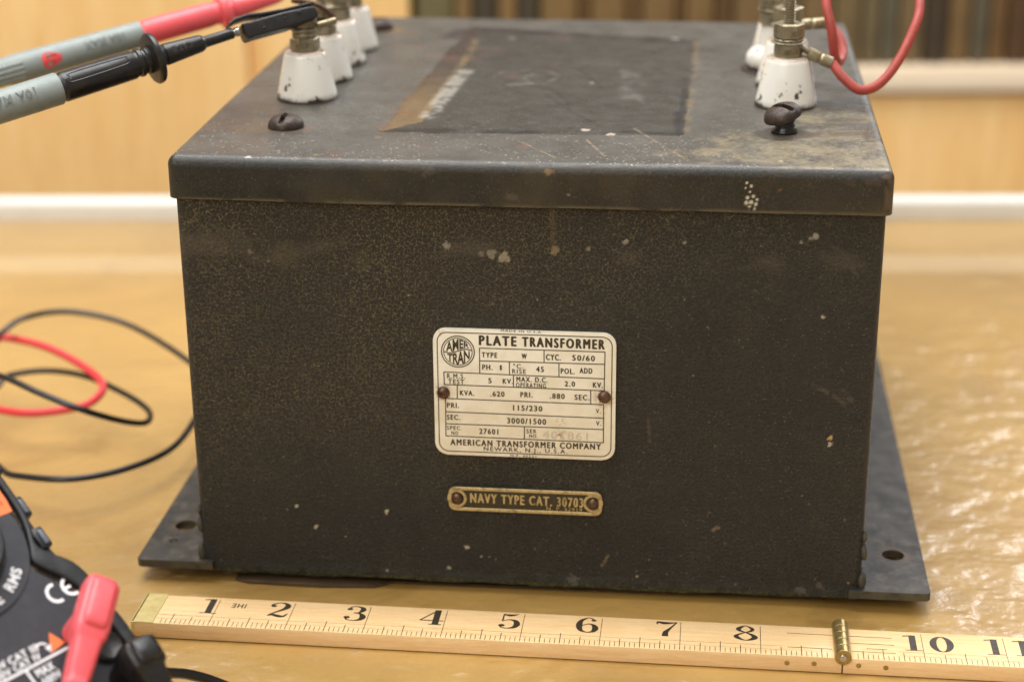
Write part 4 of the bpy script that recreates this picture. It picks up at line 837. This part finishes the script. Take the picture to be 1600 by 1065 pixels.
p0 = on_z(205, 1003, .0)
# second jack cable seen leaving under the frame: it swings right, then round the front of the meter
vis = [C3(q) for q in ((240, 1043, .018), (285, 1050, .012), (340, 1068, .006))]
off = [(-.075, -.165, .004), (-.12, -.20, .004), (-.20, -.19, .004), (-.262, -.10, .004), (-.262, -.01, .006)]
loop1 = [C3(q) for q in ((-60, 728, .008), (20, 742, .012), (110, 748, .014), (200, 731, .013), (272, 697, .012), (312, 640, .016), (322, 600, .02), (292, 562, .024), (200, 507, .03), (110, 487, .034), (40, 496, .036), (0, 522, .036), (-60, 575, .03))]
loop2 = [C3(q) for q in ((-110, 600, .03), (-60, 578, .036), (0, 587, .04), (60, 613, .038), (120, 637, .034), (180, 655, .026), (220, 661, .02), (234, 654, .018), (229, 638, .018), (195, 615, .019), (135, 588, .02), (75, 579, .02), (15, 586, .02), (-60, 610, .02))]
endp = [(-.33, .16, .03), (-.37, .12, .09), (-.33, .06, .16), tuple(A-(B-A)/LB*.05), tuple(A+(B-A)/LB*.004)]
V, F = tube([tuple(pb)]+[tuple(np.array(pb)+np.array(pd.normalized())*.006)]+off+loop1+loop2+endp, .00125, 10, 8); MB().put(V, F).build('cable', 'black_cable', BL)
V, F = tube([C3((236, 1046, .024)), C3((258, 1050, .020)), C3((295, 1053, .016)), C3((340, 1066, .011)), C3((400, 1095, .006)), C3((430, 1140, .003))], .0016, 10, 8)
MB().put(V, F).build('cable_tail', 'black_cable', BL); root_fix(BL)
# red lead
RL = tag(empty('red_test_lead', tuple(on_z(100, 640, 0))), 'red test lead with grey-handled probe and red right-angle plug', 'test lead')
A = at_depth(-160, 160, .655); B = at_depth(440, -8, .70); LB = np.linalg.norm(B-A); tt = lambda px: np.interp(px, [-160, 440], [0, 1]); pw = lambda d: d/2/4210
g0 = tt(213)
probe(RL, A, B, [('handle', 'grey', [(0, pw(41)), (tt(0), pw(43)), (tt(8), pw(46)), (tt(30), pw(46)), (g0-.003, pw(41)), (g0, pw(39))]),
  ('barrel', 'red', [(g0-.001, pw(37)), (g0+.003, pw(40)), (g0+.01, pw(41)), (tt(322), pw(39)), (tt(325), pw(36)), (tt(329), pw(36)), (tt(331), pw(38)), (tt(338), pw(38))]),
  ('finger_guard', 'red', [(tt(336), pw(37)), (tt(338), pw(54)), (tt(342), pw(57)), (tt(348), pw(57)), (tt(352), pw(46)), (tt(355), pw(36)), (tt(360), pw(31))]),
  ('tip_sleeve', 'red', [(tt(359), pw(29)), (tt(361), pw(34)), (tt(430), pw(24)), (tt(440), pw(19))])])
Av, Bv = Vector(A), Vector(B); ax = (Bv-Av).normalized(); tc = (Vector(CAM)-Av-ax*(Vector(CAM)-Av).dot(ax)).normalized(); sd = ax.cross(tc)
for k, b in enumerate((-.0038, -.0020, -.0002, .0016)):
    V, F = tube([on_rod(tt(-60), b, pw(42)), on_rod(tt(0), b, pw(43)), on_rod(tt(26), b, pw(45.5))], .0006, 8, 4); MB().put(V, F).build('grip_ridge', 'grey', RL)
rs = lambda t: np.interp(t, [tt(8), tt(30), g0], [pw(46), pw(46), pw(41)])
def patch(name, P, dr, m):                               # small shape wrapped on the handle: (pixel along, metres around)
    cen = np.mean(P, 0); V = [on_rod(tt(cen[0]), cen[1], rs(tt(cen[0]))+dr)]+[on_rod(tt(p[0]), p[1], rs(tt(p[0]))+dr) for p in P]; n = len(P)
    MB().put(V, [(0, 1+i, 1+(i+1) % n) for i in range(n)]).build(name, m, RL, False)
patch('warning_mark', [(68+15*math.cos(a)*(1+.12*math.cos(3*a)), .0+.0029*math.sin(a)*(1+.12*math.cos(3*a))) for a in np.linspace(0, 2*math.pi, 24, endpoint=False)], .00012, 'red_print')
for a, b in (((62, .0014), (77, .0014)), ((77, .0014), (70, -.0018)), ((70, -.0018), (62, .0014))):
    V, F = tube([on_rod(tt(a[0]), a[1], rs(tt(a[0]))+.00014), on_rod(tt(b[0]), b[1], rs(tt(b[0]))+.00014)], .0002, 6, 3); MB().put(V, F).build('warning_mark_line', M['wire_red'], RL)
tx = MB(); rod_text(tx, '10A MAX', A, B, tt(152), pw(43), .0030, .0150, .2, True); tx.build('moulded_lettering', 'grey_dark', RL, False)
MB().put(*tube([tuple(B-(B-A)/LB*.003), tuple(B+(B-A)/LB*.006), tuple(at_depth(500, -26, .70)), tuple(at_depth(545, -20, .705))], .0018, 10, 6)).build('clip_wire', 'red', RL)
pb, pd = plug(RL, 'red_cable', 'red', (160, 906), (106, 1110), .0048, .0135)
off = [(-.16, -.19, .012), (-.24, -.185, .006), (-.30, -.10, .006), (-.30, -.01, .008), tuple(C3((-150, 660, .010)))]
vis = [C3(q) for q in ((-60, 628, .012), (0, 640, .014), (45, 645, .015), (99, 640, .016), (141, 629, .018), (161, 603, .022), (133, 574, .024), (75, 543, .028), (10, 527, .03), (-70, 520, .032))]
endp = [(-.36, .25, .05), (-.40, .20, .12), tuple(A-(B-A)/LB*.06), tuple(A+(B-A)/LB*.004)]
V, F = tube([tuple(pb), tuple(np.array(pb)+np.array(pd.normalized())*.006)]+off+vis+endp, .00165, 10, 8); MB().put(V, F).build('cable', 'red_cable', RL); root_fix(RL)
# ================================================================== red jumper on the right-hand terminals
JW = tag(empty('jumper_wire', tuple(TR.matrix_world @ Vector((.09, .09, LT)))), 'faded red jumper wire with crimped lugs looping over two porcelain terminals', 'wire')
def tw(u, v, z): return np.array([CY*u-SY*v, SY*u+CY*v, z])
JW.location = tuple(tw(.09, .09, LT))
r1 = tw(.0832, .0815, LT+.0220); d1 = float((r1-CAM)@FWD); r2 = tw(.084, .111, LT+.0220); d2 = float((r2-CAM)@FWD)
q = lambda x, y, d: tuple(at_depth(x, y, d))
path = [q(1300, 99, d1), q(1318, 122, d1-.002), q(1344, 141, d1-.003), q(1374, 131, d1-.002), q(1402, 98, d1), q(1424, 55, d1+.003), q(1437, 15, d1+.008), q(1431, -25, d1+.015), q(1400, -60, d1+.02), q(1345, -70, d1+.02), q(1300, -45, d1+.015), q(1291, 0, d1+.006), q(1299, 45, d1+.004), q(1304, 88, d1+.008), q(1311, 97, d1+.014), q(1317, 82, d1+.022), q(1313, 60, d1+.026), q(1300, 44, d2+.001), q(1288, 37, d2)]
MB().put(*tube(path, .00165, 14, 8)).build('insulated_wire', 'wire_red', JW)
def lug(a, b, mid, w_, dep, ring_c):
    P = [np.array(q(*a, dep)), np.array(q(*mid, dep)), np.array(q(*b, dep))]; ax = (P[2]-P[0])/np.linalg.norm(P[2]-P[0])
    o = MB().put(*tube([tuple(P[1]-ax*.0008), tuple(P[1]), tuple(P[1]+(P[2]-P[1])*.35), tuple(P[1]+(P[2]-P[1])*.5), tuple(P[1]+(P[2]-P[1])*.7), tuple(P[2])], lambda t: w_*(1-.16*math.exp(-((t-.55)/.07)**2)), 14, 5)).build('lug', 'lug', JW)
    side = np.cross(ax, UP); side /= np.linalg.norm(side)
    MB().put(*sweep([(ring_c+(P[1]-ring_c)*t, side, np.cross(side, ax), hw, .0005, .0003) for t, hw in ((.45, .0034), (.75, .0026), (1.0, .0019), (1.12, .0017))])).build('lug_tongue', 'lug', o)
lug((1250, 77), (1299, 99), (1266, 84), .0021, d1, r1); lug((1238, 30), (1290, 36), (1250, 39), .0021, d2, r2)
root_fix(JW)
